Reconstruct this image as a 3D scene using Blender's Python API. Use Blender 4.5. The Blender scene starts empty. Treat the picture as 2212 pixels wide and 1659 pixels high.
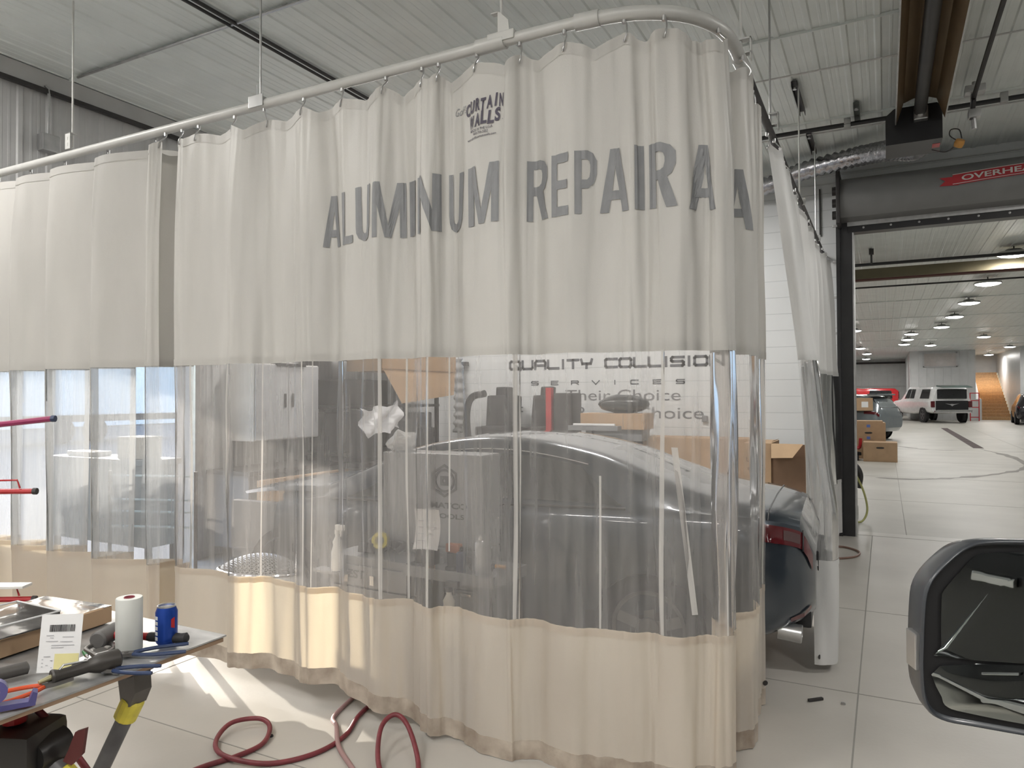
import bpy, bmesh, math, random
from mathutils import Vector, Matrix, noise
from math import sin, cos, pi, radians, sqrt

random.seed(7)
S = bpy.context.scene
C = S.collection

# ------------------------------------------------------------------ camera
FPX, YAW, PIT, ROL, EYE = 1550.5, 0.47922, 0.015927, -0.0040634, 1.65
_f = Vector((-sin(YAW)*cos(PIT), cos(YAW)*cos(PIT), sin(PIT)))
_r = Vector((cos(YAW), sin(YAW), 0)); _u = _r.cross(_f)
_r2 = _r*cos(ROL)+_u*sin(ROL); _u2 = -_r*sin(ROL)+_u*cos(ROL)
cam = bpy.data.cameras.new('camera'); cam.sensor_width = 36; cam.lens = 36*FPX/2212; cam.clip_start = .02; cam.clip_end = 500
co = bpy.data.objects.new('camera', cam); C.objects.link(co)
co.matrix_world = Matrix(((_r2.x,_u2.x,-_f.x,0),(_r2.y,_u2.y,-_f.y,0),(_r2.z,_u2.z,-_f.z,EYE),(0,0,0,1)))
S.camera = co

# ------------------------------------------------------------------ view, sky, sun, ceiling lights
S.view_settings.view_transform = 'Standard'; S.view_settings.look = 'None'
S.view_settings.gamma = 1; S.view_settings.use_curve_mapping = False
S.view_settings.exposure = 0.0
S.cycles.max_bounces = 14; S.cycles.transparent_max_bounces = 32; S.cycles.diffuse_bounces = 5
S.cycles.glossy_bounces = 5; S.cycles.transmission_bounces = 8; S.cycles.caustics_reflective = False
S.cycles.caustics_refractive = False; S.cycles.sample_clamp_indirect = 6
W = bpy.data.worlds.new('world'); S.world = W; W.use_nodes = True
bg = W.node_tree.nodes['Background']; sky = W.node_tree.nodes.new('ShaderNodeTexSky')
sky.sky_type = 'NISHITA'; sky.sun_disc = False; sky.sun_elevation = radians(26); sky.sun_rotation = radians(-60)
W.node_tree.links.new(sky.outputs[0], bg.inputs[0]); bg.inputs[1].default_value = .85
sl = bpy.data.lights.new('sun', 'SUN'); sl.energy = 7; sl.angle = radians(.6); sl.color = (1, .93, .82)
so = bpy.data.objects.new('sun', sl); C.objects.link(so)
so.rotation_euler = Vector((1, -.50, -.30)).to_track_quat('-Z', 'Y').to_euler()

def area(loc, sx, sy, power, col=(1, .97, .93), name='lamp_light', parent=None, rot=None):
    l = bpy.data.lights.new(name, 'AREA'); l.shape = 'RECTANGLE'; l.size = sx; l.size_y = sy; l.energy = power; l.color = col
    o = bpy.data.objects.new(name, l); C.objects.link(o); o.location = loc
    if rot: o.rotation_euler = rot
    if parent: o.parent = parent
    return o
SHOP_LAMPS = [(-5.9, 1.7, 75), (-3.2, -.6, 88), (-.4, -1.2, 88), (3.0, .6, 82), (3.0, 5.2, 80), (-3.2, -4.2, 60), (1.5, -4.2, 60), (-5.3, 7.0, 85), (-2.4, 7.0, 85)]
HALL_LAMPS = [(2.13, 15.93), (2.15, 19.9), (2.13, 23.9), (2.08, 27.98), (1.95, 32.0), (1.02, 35.1), (.96, 38.6), (.9, 42.2), (2.15, 43.7), (3.98, 38.5), (-1.08, 32.1), (-1.21, 44.7), (5.3, 31.5), (5.3, 23.9), (6.1, 47.5), (-1.2, 20), (-1.2, 25.5), (-1.0, 51), (-1.2, 58.5), (6.1, 56.5), (9.8, 40), (2.6, 12.0), (-1.2, 14.0)]  # far-end trio and one past the doorway are added to lift dark areas
SHOP_Z, HALL_Z = 4.30, 4.2

# ------------------------------------------------------------------ materials
MATS = {}
def mat(name, col, rough=.5, metal=0., var=.08, scale=6., bump=.0, bscale=60., spec=.5, emit=None, es=0., trans=0., coat=0., stretch=None, dirt=None):
    if name in MATS: return MATS[name]
    m = bpy.data.materials.new(name); m.use_nodes = True; nt = m.node_tree; N = nt.nodes; L = nt.links
    p = N['Principled BSDF']; p.inputs['Roughness'].default_value = rough; p.inputs['Metallic'].default_value = metal
    p.inputs['Specular IOR Level'].default_value = spec; p.inputs['Coat Weight'].default_value = coat
    p.inputs['Coat Roughness'].default_value = .05
    tc = N.new('ShaderNodeTexCoord'); mp = N.new('ShaderNodeMapping'); L.new(tc.outputs['Object'], mp.inputs[0])
    if stretch: mp.inputs['Scale'].default_value = stretch
    nz = N.new('ShaderNodeTexNoise'); nz.inputs['Scale'].default_value = scale; nz.inputs['Detail'].default_value = 5
    L.new(mp.outputs[0], nz.inputs['Vector'])
    rp = N.new('ShaderNodeValToRGB'); rp.color_ramp.elements[0].position = .3; rp.color_ramp.elements[1].position = .7
    lo = dirt if dirt else [c*(1-var) for c in col]
    rp.color_ramp.elements[0].color = (*lo, 1)
    rp.color_ramp.elements[1].color = (*[min(1, c*(1+var*.6)) for c in col], 1)
    L.new(nz.outputs['Fac'], rp.inputs[0]); L.new(rp.outputs[0], p.inputs['Base Color'])
    if bump:
        n2 = N.new('ShaderNodeTexNoise'); n2.inputs['Scale'].default_value = bscale; n2.inputs['Detail'].default_value = 3
        L.new(mp.outputs[0], n2.inputs['Vector'])
        b = N.new('ShaderNodeBump'); b.inputs['Strength'].default_value = bump; b.inputs['Distance'].default_value = .01
        L.new(n2.outputs['Fac'], b.inputs['Height']); L.new(b.outputs[0], p.inputs['Normal'])
    if trans: p.inputs['Transmission Weight'].default_value = trans
    if emit: p.inputs['Emission Color'].default_value = (*emit, 1); p.inputs['Emission Strength'].default_value = es
    MATS[name] = m; return m

def clear_mat(name, haze, tint, rough=.12, streak=.5, hazecol=(.62, .6, .58), bump=.25, stretch=(4.5, 4.5, .22), spec=1.36, edge=.16):
    """hazy transparent plastic: a share of clear see-through, a share of milky surface, a glossy skin"""
    m = bpy.data.materials.new(name); m.use_nodes = True; nt = m.node_tree; N = nt.nodes; L = nt.links
    N.remove(N['Principled BSDF']); out = N['Material Output']
    tc = N.new('ShaderNodeTexCoord'); mp = N.new('ShaderNodeMapping'); L.new(tc.outputs['Object'], mp.inputs[0]); mp.inputs['Scale'].default_value = stretch
    nz = N.new('ShaderNodeTexNoise'); nz.inputs['Scale'].default_value = 3; nz.inputs['Detail'].default_value = 4; nz.inputs['Roughness'].default_value = .65
    L.new(mp.outputs[0], nz.inputs['Vector'])
    mr = N.new('ShaderNodeMapRange'); mr.inputs[1].default_value = .3; mr.inputs[2].default_value = .75
    mr.inputs[3].default_value = haze*(1-streak); mr.inputs[4].default_value = min(.95, haze*(1+streak)); L.new(nz.outputs['Fac'], mr.inputs[0])
    lw = N.new('ShaderNodeLayerWeight'); lw.inputs[0].default_value = .5
    pw = N.new('ShaderNodeMath'); pw.operation = 'POWER'; L.new(lw.outputs['Facing'], pw.inputs[0]); pw.inputs[1].default_value = 3.0
    ml = N.new('ShaderNodeMath'); ml.operation = 'MULTIPLY'; L.new(pw.outputs[0], ml.inputs[0]); ml.inputs[1].default_value = edge
    ad = N.new('ShaderNodeMath'); ad.operation = 'ADD'; ad.use_clamp = True; L.new(mr.outputs[0], ad.inputs[0]); L.new(ml.outputs[0], ad.inputs[1])
    tr = N.new('ShaderNodeBsdfTransparent'); tr.inputs[0].default_value = (*tint, 1)
    df = N.new('ShaderNodeBsdfDiffuse'); df.inputs[0].default_value = (*hazecol, 1)
    tl = N.new('ShaderNodeBsdfTranslucent'); tl.inputs[0].default_value = (*hazecol, 1)
    mx = N.new('ShaderNodeMixShader'); mx.inputs[0].default_value = .35; L.new(df.outputs[0], mx.inputs[1]); L.new(tl.outputs[0], mx.inputs[2])
    m1 = N.new('ShaderNodeMixShader'); L.new(ad.outputs[0], m1.inputs[0]); L.new(tr.outputs[0], m1.inputs[1]); L.new(mx.outputs[0], m1.inputs[2])
    gl = N.new('ShaderNodeBsdfGlossy'); gl.inputs['Roughness'].default_value = rough
    fr = N.new('ShaderNodeFresnel'); fr.inputs[0].default_value = spec
    b = N.new('ShaderNodeBump'); b.inputs['Strength'].default_value = bump; b.inputs['Distance'].default_value = .02
    n2 = N.new('ShaderNodeTexNoise'); n2.inputs['Scale'].default_value = 1.2; n2.inputs['Detail'].default_value = 1.5
    mp2 = N.new('ShaderNodeMapping'); mp2.inputs['Scale'].default_value = (stretch[0]*.5, stretch[1]*.5, stretch[2]*2.2); L.new(tc.outputs['Object'], mp2.inputs[0]); L.new(mp2.outputs[0], n2.inputs['Vector'])
    L.new(n2.outputs['Fac'], b.inputs['Height'])
    for q in (gl, fr): L.new(b.outputs[0], q.inputs['Normal'])
    m2 = N.new('ShaderNodeMixShader'); L.new(fr.outputs[0], m2.inputs[0]); L.new(m1.outputs[0], m2.inputs[1]); L.new(gl.outputs[0], m2.inputs[2])
    L.new(m2.outputs[0], out.inputs[0]); MATS[name] = m; return m

def cloth_mat(name, col, transl=.3, rough=.42, dirt=None, tcol=(.95, .80, .56)):
    m = mat(name, col, rough, var=.10, scale=2.2, bump=.12, bscale=240, stretch=(1.5, 1.5, .45), dirt=dirt)
    nt = m.node_tree; N = nt.nodes; L = nt.links; p = N['Principled BSDF']; out = N['Material Output']
    tl = N.new('ShaderNodeBsdfTranslucent'); tl.inputs[0].default_value = (*tcol, 1)
    mx = N.new('ShaderNodeMixShader'); mx.inputs[0].default_value = transl
    L.new(p.outputs[0], mx.inputs[1]); L.new(tl.outputs[0], mx.inputs[2]); L.new(mx.outputs[0], out.inputs[0])
    return m

M_panel = mat('white_painted_steel', (.60, .61, .61), .38, var=.05, scale=3, bump=.04)
M_ceil = mat('ceiling_liner_steel', (.74, .78, .765), .36, var=.06, scale=2.5, bump=.04)
M_wallL = mat('grey_liner_steel', (.50, .50, .50), .45, var=.06)
M_floor = mat('sealed_concrete', (.52, .495, .455), .36, var=.12, scale=1.1, bump=.06, bscale=40)
M_floor2 = mat('hall_concrete', (.44, .425, .385), .42, var=.12, scale=1.1, bump=.05, bscale=40)
M_joint = mat('concrete_joint', (.30, .29, .265), .8)
M_dark = mat('black_paint', (.018, .018, .02), .38, var=.2)
M_blk = mat('black_steel', (.035, .032, .032), .5, var=.25)
M_rub = mat('black_rubber', (.02, .02, .022), .75, var=.2, bump=.1)
M_galv = mat('galvanised_steel', (.48, .48, .48), .38, .85, var=.15, scale=14)
M_rail = mat('painted_rail', (.60, .60, .58), .42, .1, var=.08)
M_chrome = mat('chrome', (.8, .8, .82), .12, 1.)
M_zinc = mat('bright_zinc', (.55, .55, .55), .3, .9)
M_white = mat('white_plastic', (.78, .78, .76), .4)
M_cloth = cloth_mat('off_white_vinyl', (.60, .588, .562), .14, tcol=(.9, .86, .78))
M_clothR = cloth_mat('white_vinyl', (.74, .74, .735), .16, tcol=(.88, .88, .86))
M_low = cloth_mat('cream_vinyl_lower', (.66, .615, .565), .34, dirt=(.60, .55, .50))
M_hem = mat('dirty_hem', (.50, .44, .37), .6, var=.25, scale=9, bump=.2, dirt=(.30, .24, .19))
M_ink = mat('grey_print', (.255, .26, .27), .5, var=.08, scale=20)
M_logo = mat('purple_black_print', (.07, .06, .09), .5)
M_clear = clear_mat('clear_vinyl', .27, (.95, .93, .915), streak=.38, hazecol=(.86, .83, .81), bump=.12)
M_clearL = clear_mat('clear_vinyl_blue', .30, (.95, .96, .97), streak=.45, hazecol=(.82, .83, .84), bump=.12)
M_clearR = clear_mat('clear_vinyl_right', .30, (.95, .95, .95), streak=.4, hazecol=(.85, .85, .85), bump=.12)
M_bright_crease = clear_mat('bright_crease_vinyl', .74, (.92, .91, .89), streak=.12, hazecol=(.84, .82, .79), bump=.1)  # hazier, paler vinyl painting in bright welds, folds and doubled layers
M_wrap = clear_mat('plastic_wrap', .18, (.95, .95, .95), rough=.08, stretch=(8, 8, 8), bump=.8)
M_card = mat('cardboard', (.46, .31, .19), .75, var=.08, bump=.05)
M_cardd = mat('cardboard_dark', (.30, .195, .12), .8, var=.1)
M_paper = mat('paper', (.80, .80, .80), .7, var=.03)
M_red = mat('red_paint', (.45, .02, .025), .35, var=.15)
M_hose = mat('red_rubber_hose', (.20, .035, .045), .45, var=.2, scale=20)
M_hose2 = mat('faded_pink_hose', (.36, .22, .215), .45, var=.1)
M_yel = mat('yellow_tape', (.72, .62, .08), .5, var=.15, scale=30)
M_blue = mat('blue_grip', (.022, .04, .10), .4)
M_orange = mat('orange_grip', (.62, .08, .02), .35)
M_greybox = mat('grey_toolbox_paint', (.23, .235, .245), .38, var=.06)
M_wood = mat('stair_wood', (.50, .29, .13), .5, var=.2, scale=12, stretch=(1, 6, 1))
M_brown = mat('brown_reflector', (.21, .145, .08), .45, .2, var=.2, stretch=(6, .5, 1))
M_foil = mat('foil_duct', (.42, .42, .44), .22, .9, var=.3, scale=18, bump=.5, bscale=30)
M_asph = mat('outdoor_ground', (.11, .115, .125), .9, var=.1)
M_house = mat('pale_blue_siding', (.80, .86, .90), .7)

# ------------------------------------------------------------------ helpers
def link(name, bm, m, parent=None, smooth=False, smat=None):
    me = bpy.data.meshes.new(name); bmesh.ops.recalc_face_normals(bm, faces=bm.faces[:]) if len(bm.faces) < 20000 and not getattr(bm, 'keep', 0) else None
    bm.to_mesh(me); bm.free()
    for x in (m if isinstance(m, (list, tuple)) else [m]): me.materials.append(x)
    if smooth:
        for p in me.polygons: p.use_smooth = True
        if smooth != 2:
            try: me.set_sharp_from_angle(angle=radians(smooth if smooth > 2 else 38))
            except Exception: pass
    o = bpy.data.objects.new(name, me); C.objects.link(o)
    if parent: o.parent = parent
    return o
def tag(o, label, cat, group=None, kind=None):
    o['label'] = label; o['category'] = cat
    if group: o['group'] = group
    if kind: o['kind'] = kind
    return o
def struct(name, bm, m, **k):
    o = link(name, bm, m, **k); o['kind'] = 'structure'; return o
def thing(name, label, cat, loc=(0, 0, 0), rz=0, group=None):
    o = bpy.data.objects.new(name, None); C.objects.link(o); o.location = loc; o.rotation_euler = (0, 0, rz)
    o.empty_display_size = .1; return tag(o, label, cat, group)
def B(): return bmesh.new()
def box(bm, x0, x1, y0, y1, z0, z1, bev=0, M=None, mi=0):
    r = bmesh.ops.create_cube(bm, size=1)
    for v in r['verts']:
        v.co = Vector(((x0+x1)/2+v.co.x*(x1-x0), (y0+y1)/2+v.co.y*(y1-y0), (z0+z1)/2+v.co.z*(z1-z0)))
    vs = r['verts']
    fs = {f for v in vs for f in v.link_faces}
    for f in fs: f.material_index = mi
    if bev:
        e = {e for v in vs for e in v.link_edges}
        r2 = bmesh.ops.bevel(bm, geom=list(e)+vs, offset=bev, segments=2, profile=.7, affect='EDGES')
        vs = list({v for f in r2['faces'] for v in f.verts} | {v for v in vs if v.is_valid})
    if M: bmesh.ops.transform(bm, matrix=M, verts=[v for v in vs if v.is_valid])
    return vs
def tube(bm, pts, r, n=10, closed=False, cap=True):
    pts = [Vector(p) for p in pts]; rings = []; up = None
    rr = r if isinstance(r, (list, tuple)) else [r]*len(pts)
    K = len(pts)
    for i, p in enumerate(pts):
        a = pts[(i-1) % K] if (closed or i) else p; b = pts[(i+1) % K] if (closed or i < K-1) else p
        t = (b-a).normalized()
        if up is None: up = Vector((0, 0, 1)) if abs(t.z) < .9 else Vector((1, 0, 0))
        s = t.cross(up).normalized(); up = s.cross(t).normalized()
        rings.append([bm.verts.new(p+(s*cos(2*pi*k/n)+up*sin(2*pi*k/n))*rr[i]) for k in range(n)])
    for i in range(K if closed else K-1):
        A, D = rings[i], rings[(i+1) % K]
        for k in range(n):
            bm.faces.new((A[k], A[(k+1) % n], D[(k+1) % n], D[k]))
    if cap and not closed:
        bm.faces.new(rings[0][::-1]); bm.faces.new(rings[-1])
def smoothpath(pts, k=6, closed=False):
    pts = [Vector(p) for p in pts]; out = []; n = len(pts)
    for i in range(n if closed else n-1):
        p0 = pts[(i-1) % n] if (closed or i) else pts[0]*2-pts[1]
        p1 = pts[i]; p2 = pts[(i+1) % n]
        p3 = pts[(i+2) % n] if (closed or i < n-2) else p2*2-p1
        for j in range(k):
            t = j/k
            out.append(.5*((2*p1)+(p2-p0)*t+(2*p0-5*p1+4*p2-p3)*t*t+(3*p1-p0-3*p2+p3)*t**3))
    if not closed: out.append(pts[-1])
    return out
def lathe(bm, prof, M=None, n=24):
    rings = []; vs = []
    for r, z in prof:
        if r < 1e-6: v = bm.verts.new((0, 0, z)); rings.append([v]); vs.append(v)
        else:
            R = [bm.verts.new((r*cos(2*pi*k/n), r*sin(2*pi*k/n), z)) for k in range(n)]; rings.append(R); vs += R
    for a, b in zip(rings, rings[1:]):
        for k in range(n):
            k2 = (k+1) % n
            if len(a) == 1 and len(b) == 1: continue
            if len(a) == 1: bm.faces.new((a[0], b[k2], b[k]))
            elif len(b) == 1: bm.faces.new((a[k], a[k2], b[0]))
            else: bm.faces.new((a[k], a[k2], b[k2], b[k]))
    if M: bmesh.ops.transform(bm, matrix=M, verts=vs)
    return vs
def prism(bm, poly, ax, a, b, M=None):
    """extrude a 2D outline along axis ax ('x','y','z') from a to b"""
    def P(u, v, w): return {'x': (w, u, v), 'y': (u, w, v), 'z': (u, v, w)}[ax]
    A = [bm.verts.new(P(u, v, a)) for u, v in poly]; D = [bm.verts.new(P(u, v, b)) for u, v in poly]
    n = len(poly); bm.faces.new(A); bm.faces.new(D[::-1])
    for k in range(n): bm.faces.new((A[k], D[k], D[(k+1) % n], A[(k+1) % n]))
    if M: bmesh.ops.transform(bm, matrix=M, verts=A+D)
    return A+D
def TRS(loc, rz=0, rx=0, ry=0):
    return Matrix.Translation(loc) @ Matrix.Rotation(rz, 4, 'Z') @ Matrix.Rotation(ry, 4, 'Y') @ Matrix.Rotation(rx, 4, 'X')
def rod(bm, a, b, r, n=10): tube(bm, [a, b], r, n)
def align(a, b):
    a, b = Vector(a), Vector(b); q = (b-a).to_track_quat('Z', 'Y'); return Matrix.Translation(a) @ q.to_matrix().to_4x4()
def textmesh(s, bold=0.0, shear=0., space=1.0):
    cu = bpy.data.curves.new('t', 'FONT'); cu.body = s; cu.size = 1; cu.offset = bold; cu.shear = shear; cu.space_character = space; cu.resolution_u = 4
    o = bpy.data.objects.new('t', cu); C.objects.link(o)
    dg = bpy.context.evaluated_depsgraph_get(); me = bpy.data.meshes.new_from_object(o.evaluated_get(dg))
    bpy.data.objects.remove(o); bm = B(); bm.from_mesh(me); bpy.data.meshes.remove(me); bpy.data.curves.remove(cu)
    xs = [v.co.x for v in bm.verts]; ys = [v.co.y for v in bm.verts]
    return bm, min(xs), max(xs), min(ys), max(ys)
def place_text(s, fn, bold=0., shear=0., sub=0, space=1.0, cap=None, bm_out=None):
    """text normalised to u,v in 0..1 and mapped by fn(u,v)->Vector"""
    bm, x0, x1, y0, y1 = textmesh(s, bold, shear, space)
    if cap: y0, y1 = cap
    if sub:
        bmesh.ops.triangulate(bm, faces=bm.faces[:])
        for _ in range(sub):
            bmesh.ops.subdivide_edges(bm, edges=[e for e in bm.edges if e.calc_length() > .09], cuts=1)
            bmesh.ops.triangulate(bm, faces=bm.faces[:])
    for v in bm.verts: v.co = fn((v.co.x-x0)/(x1-x0), (v.co.y-y0)/(y1-y0))
    if bm_out is not None:
        me = bpy.data.meshes.new('t'); bm.to_mesh(me); bm.free(); bm_out.from_mesh(me); bpy.data.meshes.remove(me); return bm_out
    return bm

# ================================================================== THE SETTING
XL, XR, YB, YW, ZC = -6.22, 8.0, -6.5, 9.38, 4.38
def ribs(x0, x1, y0, y1, z, down=1, pitch=.2286, axis='y', h=.010, minor=True):
    """corrugated liner sheet: lies in the XY plane (axis y) with ribs along y; returns list of profile (u, w)"""
    pr = []; u = x0
    while u < x1:
        pr += [(u, 0), (u+.012, h), (u+.045, h), (u+.057, 0)]
        if minor: pr += [(u+.105, 0), (u+.110, .002), (u+.125, .002), (u+.13, 0), (u+.165, 0), (u+.17, .002), (u+.185, .002), (u+.19, 0)]
        u += pitch
    pr.append((x1, 0)); return [(min(a, x1), b) for a, b in pr]
def ribbed_sheet(x0, x1, y0, y1, z, up=-1, pitch=.2286):
    bm = B(); pr = ribs(x0, x1, y0, y1, z, pitch=pitch)
    A = [bm.verts.new((u, y0, z+up*w)) for u, w in pr]; D = [bm.verts.new((u, y1, z+up*w)) for u, w in pr]
    for i in range(len(pr)-1): bm.faces.new((A[i], A[i+1], D[i+1], D[i]))
    return bm
def ribbed_wall(p0, p1, z0, z1, nrm, pitch=.2286):
    bm = B(); p0 = Vector(p0); p1 = Vector(p1); L = (p1-p0).length; d = (p1-p0)/L; nrm = Vector(nrm)
    pr = ribs(0, L, 0, 0, 0, pitch=pitch)
    A = [bm.verts.new((*(p0+d*u+nrm*w), z0)) for u, w in pr]; D = [bm.verts.new((*(p0+d*u+nrm*w), z1)) for u, w in pr]
    for i in range(len(pr)-1): bm.faces.new((A[i], A[i+1], D[i+1], D[i]))
    return bm

# floors
b = B(); box(b, XL-.2, XR+.2, YB-.2, YW+.22, -.2, 0); struct('floor', b, M_floor)
b = B(); box(b, -6.6, 13, YW+.22, 70, -.2, 0); struct('floor_2', b, M_floor2)
# floor saw-cut joints
jn = 0
for (x0, x1, y0, y1) in [(-.153, -.145, YB, YW), (XL, XR, 4.40, 4.408), (XL, XR, 6.105, 6.111), (-3.9, -3.892, YB, YW), (XL, XR, .7, .708), (XL, XR, 2.42, 2.426),
                         (.2, .208, YW+.22, 60), (-6, 12, 12.6, 12.61), (-6, 12, 16.2, 16.21), (-6, 12, 20, 20.01), (-6, 12, 24.5, 24.51), (3.6, 3.61, YW+.22, 60), (XL, XR, YW-.02, YW-.008)]:
    b = B(); box(b, x0, x1, y0, y1, -.002, .0012); jn += 1; struct('trim_%d' % jn, b, M_joint)
# ceilings
b = ribbed_sheet(XL, XR, YB, YW, ZC); struct('ceiling', b, M_ceil)
b = ribbed_sheet(-6.6, 13, YW+.2, 68, ZC); struct('ceiling_2', b, M_ceil)
b = B(); box(b, XL-.2, 13, YB-.2, 68, ZC+.02, ZC+.12); struct('ceiling_3', b, M_wallL)
# sheet laps across the ceilings
for i, (y, x0, x1) in enumerate([(3.67, XL, XR), (5.75, -2, XR), (7.7, -2, XR), (-.4, XL, XR), (12.2, -6.5, 12.9), (18.5, -6.5, 12.9), (23.8, -6.5, 12.9), (29.2, -6.5, 12.9), (35, -6.5, 12.9), (41, -6.5, 12.9), (47, -6.5, 12.9)]):
    b = B(); box(b, x0, x1, y, y+.012, ZC-.024, ZC-.001); struct('trim_%d' % (jn+1+i), b, M_ceil)
jn += 11
# left wall with an open vehicle door to the yard
OY0, OY1, OZ = 3.05, 4.95, 2.4
def lw(y0, y1, z0, z1): return ribbed_wall((XL, y0), (XL, y1), z0, z1, (1, 0))
bm = B()
for q in ((YB, OY0, 0, ZC), (OY1, YW, 0, ZC), (OY0, OY1, OZ, ZC)):
    t = lw(*q); me = bpy.data.meshes.new('t'); t.to_mesh(me); t.free(); bm.from_mesh(me); bpy.data.meshes.remove(me)
struct('wall_left', bm, M_wallL)
bm = B()
for q in ((YB-.2, OY0, -.1, ZC+.1), (OY1, YW, -.1, ZC+.1), (OY0, OY1, OZ, ZC+.1)): box(bm, XL-.22, XL-.02, q[0], q[1], q[2], q[3])
struct('wall_left_outer', bm, M_wallL)
bm = B(); box(bm, XL-.02, XL+.05, OY0-.1, OY0, 0, OZ+.1); box(bm, XL-.02, XL+.05, OY1, OY1+.1, 0, OZ+.1); box(bm, XL-.02, XL+.05, OY0, OY1, OZ, OZ+.1)
jn += 1; struct('trim_%d' % jn, bm, M_galv)
# trim band under the ceiling on the left wall
bm = B(); box(bm, XL, XL+.05, YB, YW, ZC-.17, ZC-.02); jn += 1; struct('trim_%d' % jn, bm, M_wallL)
bm = B(); box(bm, XL+.03, XL+.07, YB, YW, ZC-.20, ZC-.165); jn += 1; struct('trim_%d' % jn, bm, M_blk)
# right and rear walls of the shop (behind and beside the camera)
b = B(); box(b, XR, XR+.2, YB, YW, 0, ZC+.1); struct('wall_right', b, M_panel)
b = B(); box(b, XL-.2, XR+.2, YB-.2, YB, 0, ZC+.1); struct('wall_rear', b, M_panel)

# front wall: insulated panels, faint course lines, big doorway
def panel_wall_mat():
    m = mat('insulated_wall_panel', (.72, .74, .75), .42, var=.03, scale=2)
    nt = m.node_tree; N = nt.nodes; L = nt.links; p = N['Principled BSDF']
    tc = N.new('ShaderNodeTexCoord'); sx = N.new('ShaderNodeSeparateXYZ'); L.new(tc.outputs['Object'], sx.inputs[0])
    mo = N.new('ShaderNodeMath'); mo.operation = 'MODULO'; L.new(sx.outputs['Z'], mo.inputs[0]); mo.inputs[1].default_value = .203
    lt = N.new('ShaderNodeMath'); lt.operation = 'LESS_THAN'; L.new(mo.outputs[0], lt.inputs[0]); lt.inputs[1].default_value = .006
    b_ = N.new('ShaderNodeBump'); b_.invert = True; b_.inputs['Strength'].default_value = .6; b_.inputs['Distance'].default_value = .01
    L.new(lt.outputs[0], b_.inputs['Height']); L.new(b_.outputs[0], p.inputs['Normal'])
    mx = N.new('ShaderNodeMix'); mx.data_type = 'RGBA'; L.new(lt.outputs[0], mx.inputs['Factor'])
    src = p.inputs['Base Color'].links[0].from_socket; L.new(src, mx.inputs['A']); mx.inputs['B'].default_value = (.52, .54, .55, 1)
    L.new(mx.outputs['Result'], p.inputs['Base Color']); return m
M_ins = panel_wall_mat()
DX0, DX1, DZ = -.35, 3.35, 3.57
b = B(); box(b, XL-.2, DX0, YW, YW+.2, 0, ZC+.1); box(b, DX0, DX1, YW, YW+.2, DZ, ZC+.1); box(b, DX1, 13, YW, YW+.2, 0, ZC+.1); struct('wall_front', b, M_ins)
# header channels above the doorway
for z in (4.28, 4.17): b = B(); box(b, XL, XR, YW-.02, YW, z, z+.012); jn += 1; struct('trim_%d' % jn, b, M_panel)
# the far hall
b = B(); box(b, -6.8, -6.6, YW+.2, 68, 0, ZC+.1); struct('wall_left_hall', b, M_panel)
b = ribbed_wall((-6.6, 64), (4, 64), 0, ZC, (0, -1), pitch=.45); struct('wall_far', b, M_panel)
b = B(); box(b, -6.6, 1.5, 63.93, 63.98, 2.2, 2.3); jn += 1; struct('trim_%d' % jn, b, M_wallL)
b = B(); box(b, -6.6, 1.5, 63.9, 63.98, ZC-.35, ZC-.2); jn += 1; struct('trim_%d' % jn, b, M_blk)
b = ribbed_wall((1.42, 52.8), (5.0, 52.8), 0, ZC, (0, -1), pitch=.45); struct('wall_block', b, M_panel)
b = B(); box(b, 1.42, 1.52, 52.83, 64, 0, ZC); struct('wall_block_side', b, M_panel)
b = B(); box(b, 5.0, 8, 60.5, 60.7, 3.1, ZC); struct('wall_stairhead', b, M_panel)
b = B(); box(b, 6.95, 7.05, 50.5, 60.6, 0, ZC); box(b, 6.95, 7.6, 50.4, 50.5, 0, ZC); struct('wall_stair_right', b, M_panel)
b = B(); box(b, 7.6, 13, 47, 47.2, 0, ZC); box(b, 7.5, 7.6, 47, 50.5, 0, ZC); struct('wall_right_block', b, M_panel)
b = B(); box(b, 12.8, 13, YW+.2, 47, 0, ZC); struct('wall_right_hall', b, M_panel)
# half wall beside the stairs, sloping
b = B(); prism(b, [(53.0, 0), (60.5, 0), (60.5, 4.1), (58.6, 3.7), (54.0, 1.35), (53.0, 1.3)], 'x', 5.0, 5.32); struct('wall_stair_parapet', b, M_panel)
# stairs
st = thing('staircase', 'open wooden staircase climbing behind a white half wall', 'stairs', (6.1, 53.4, 0))
for i in range(16):
    b = B(); box(b, -.77, .80, i*.42, i*.42+.46, i*.195, i*.195+.195); link('step', b, M_wood, st)
# observation window in the block
w = B(); box(w, 2.17, 4.04, 52.72, 52.79, 3.33, 3.40); box(w, 2.17, 4.04, 52.72, 52.79, 4.2, 4.28); box(w, 2.17, 2.24, 52.72, 52.79, 3.33, 4.28); box(w, 3.97, 4.04, 52.72, 52.79, 3.33, 4.28)
wo = struct('window_1', w, M_wallL)
w = B(); box(w, 2.24, 3.97, 52.74, 52.76, 3.40, 4.2); p_ = link('pane', w, mat('office_glass', (.50, .46, .44), .12), wo)
# floor drain grate
b = B(); x0, y0, x1, y1 = 2.4, 40.0, 2.42, 25.7
box(b, 2.35, 2.62, 25.7, 40, .001, .006)
for k in range(28): box(b, 2.37, 2.6, 25.9+k*.5, 26.0+k*.5, .006, .011)
tag(link('floor_drain', b, mat('drain_grate', (.075, .05, .05), .7)), 'long brown trench drain grate set in the hall floor', 'drain')
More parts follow.
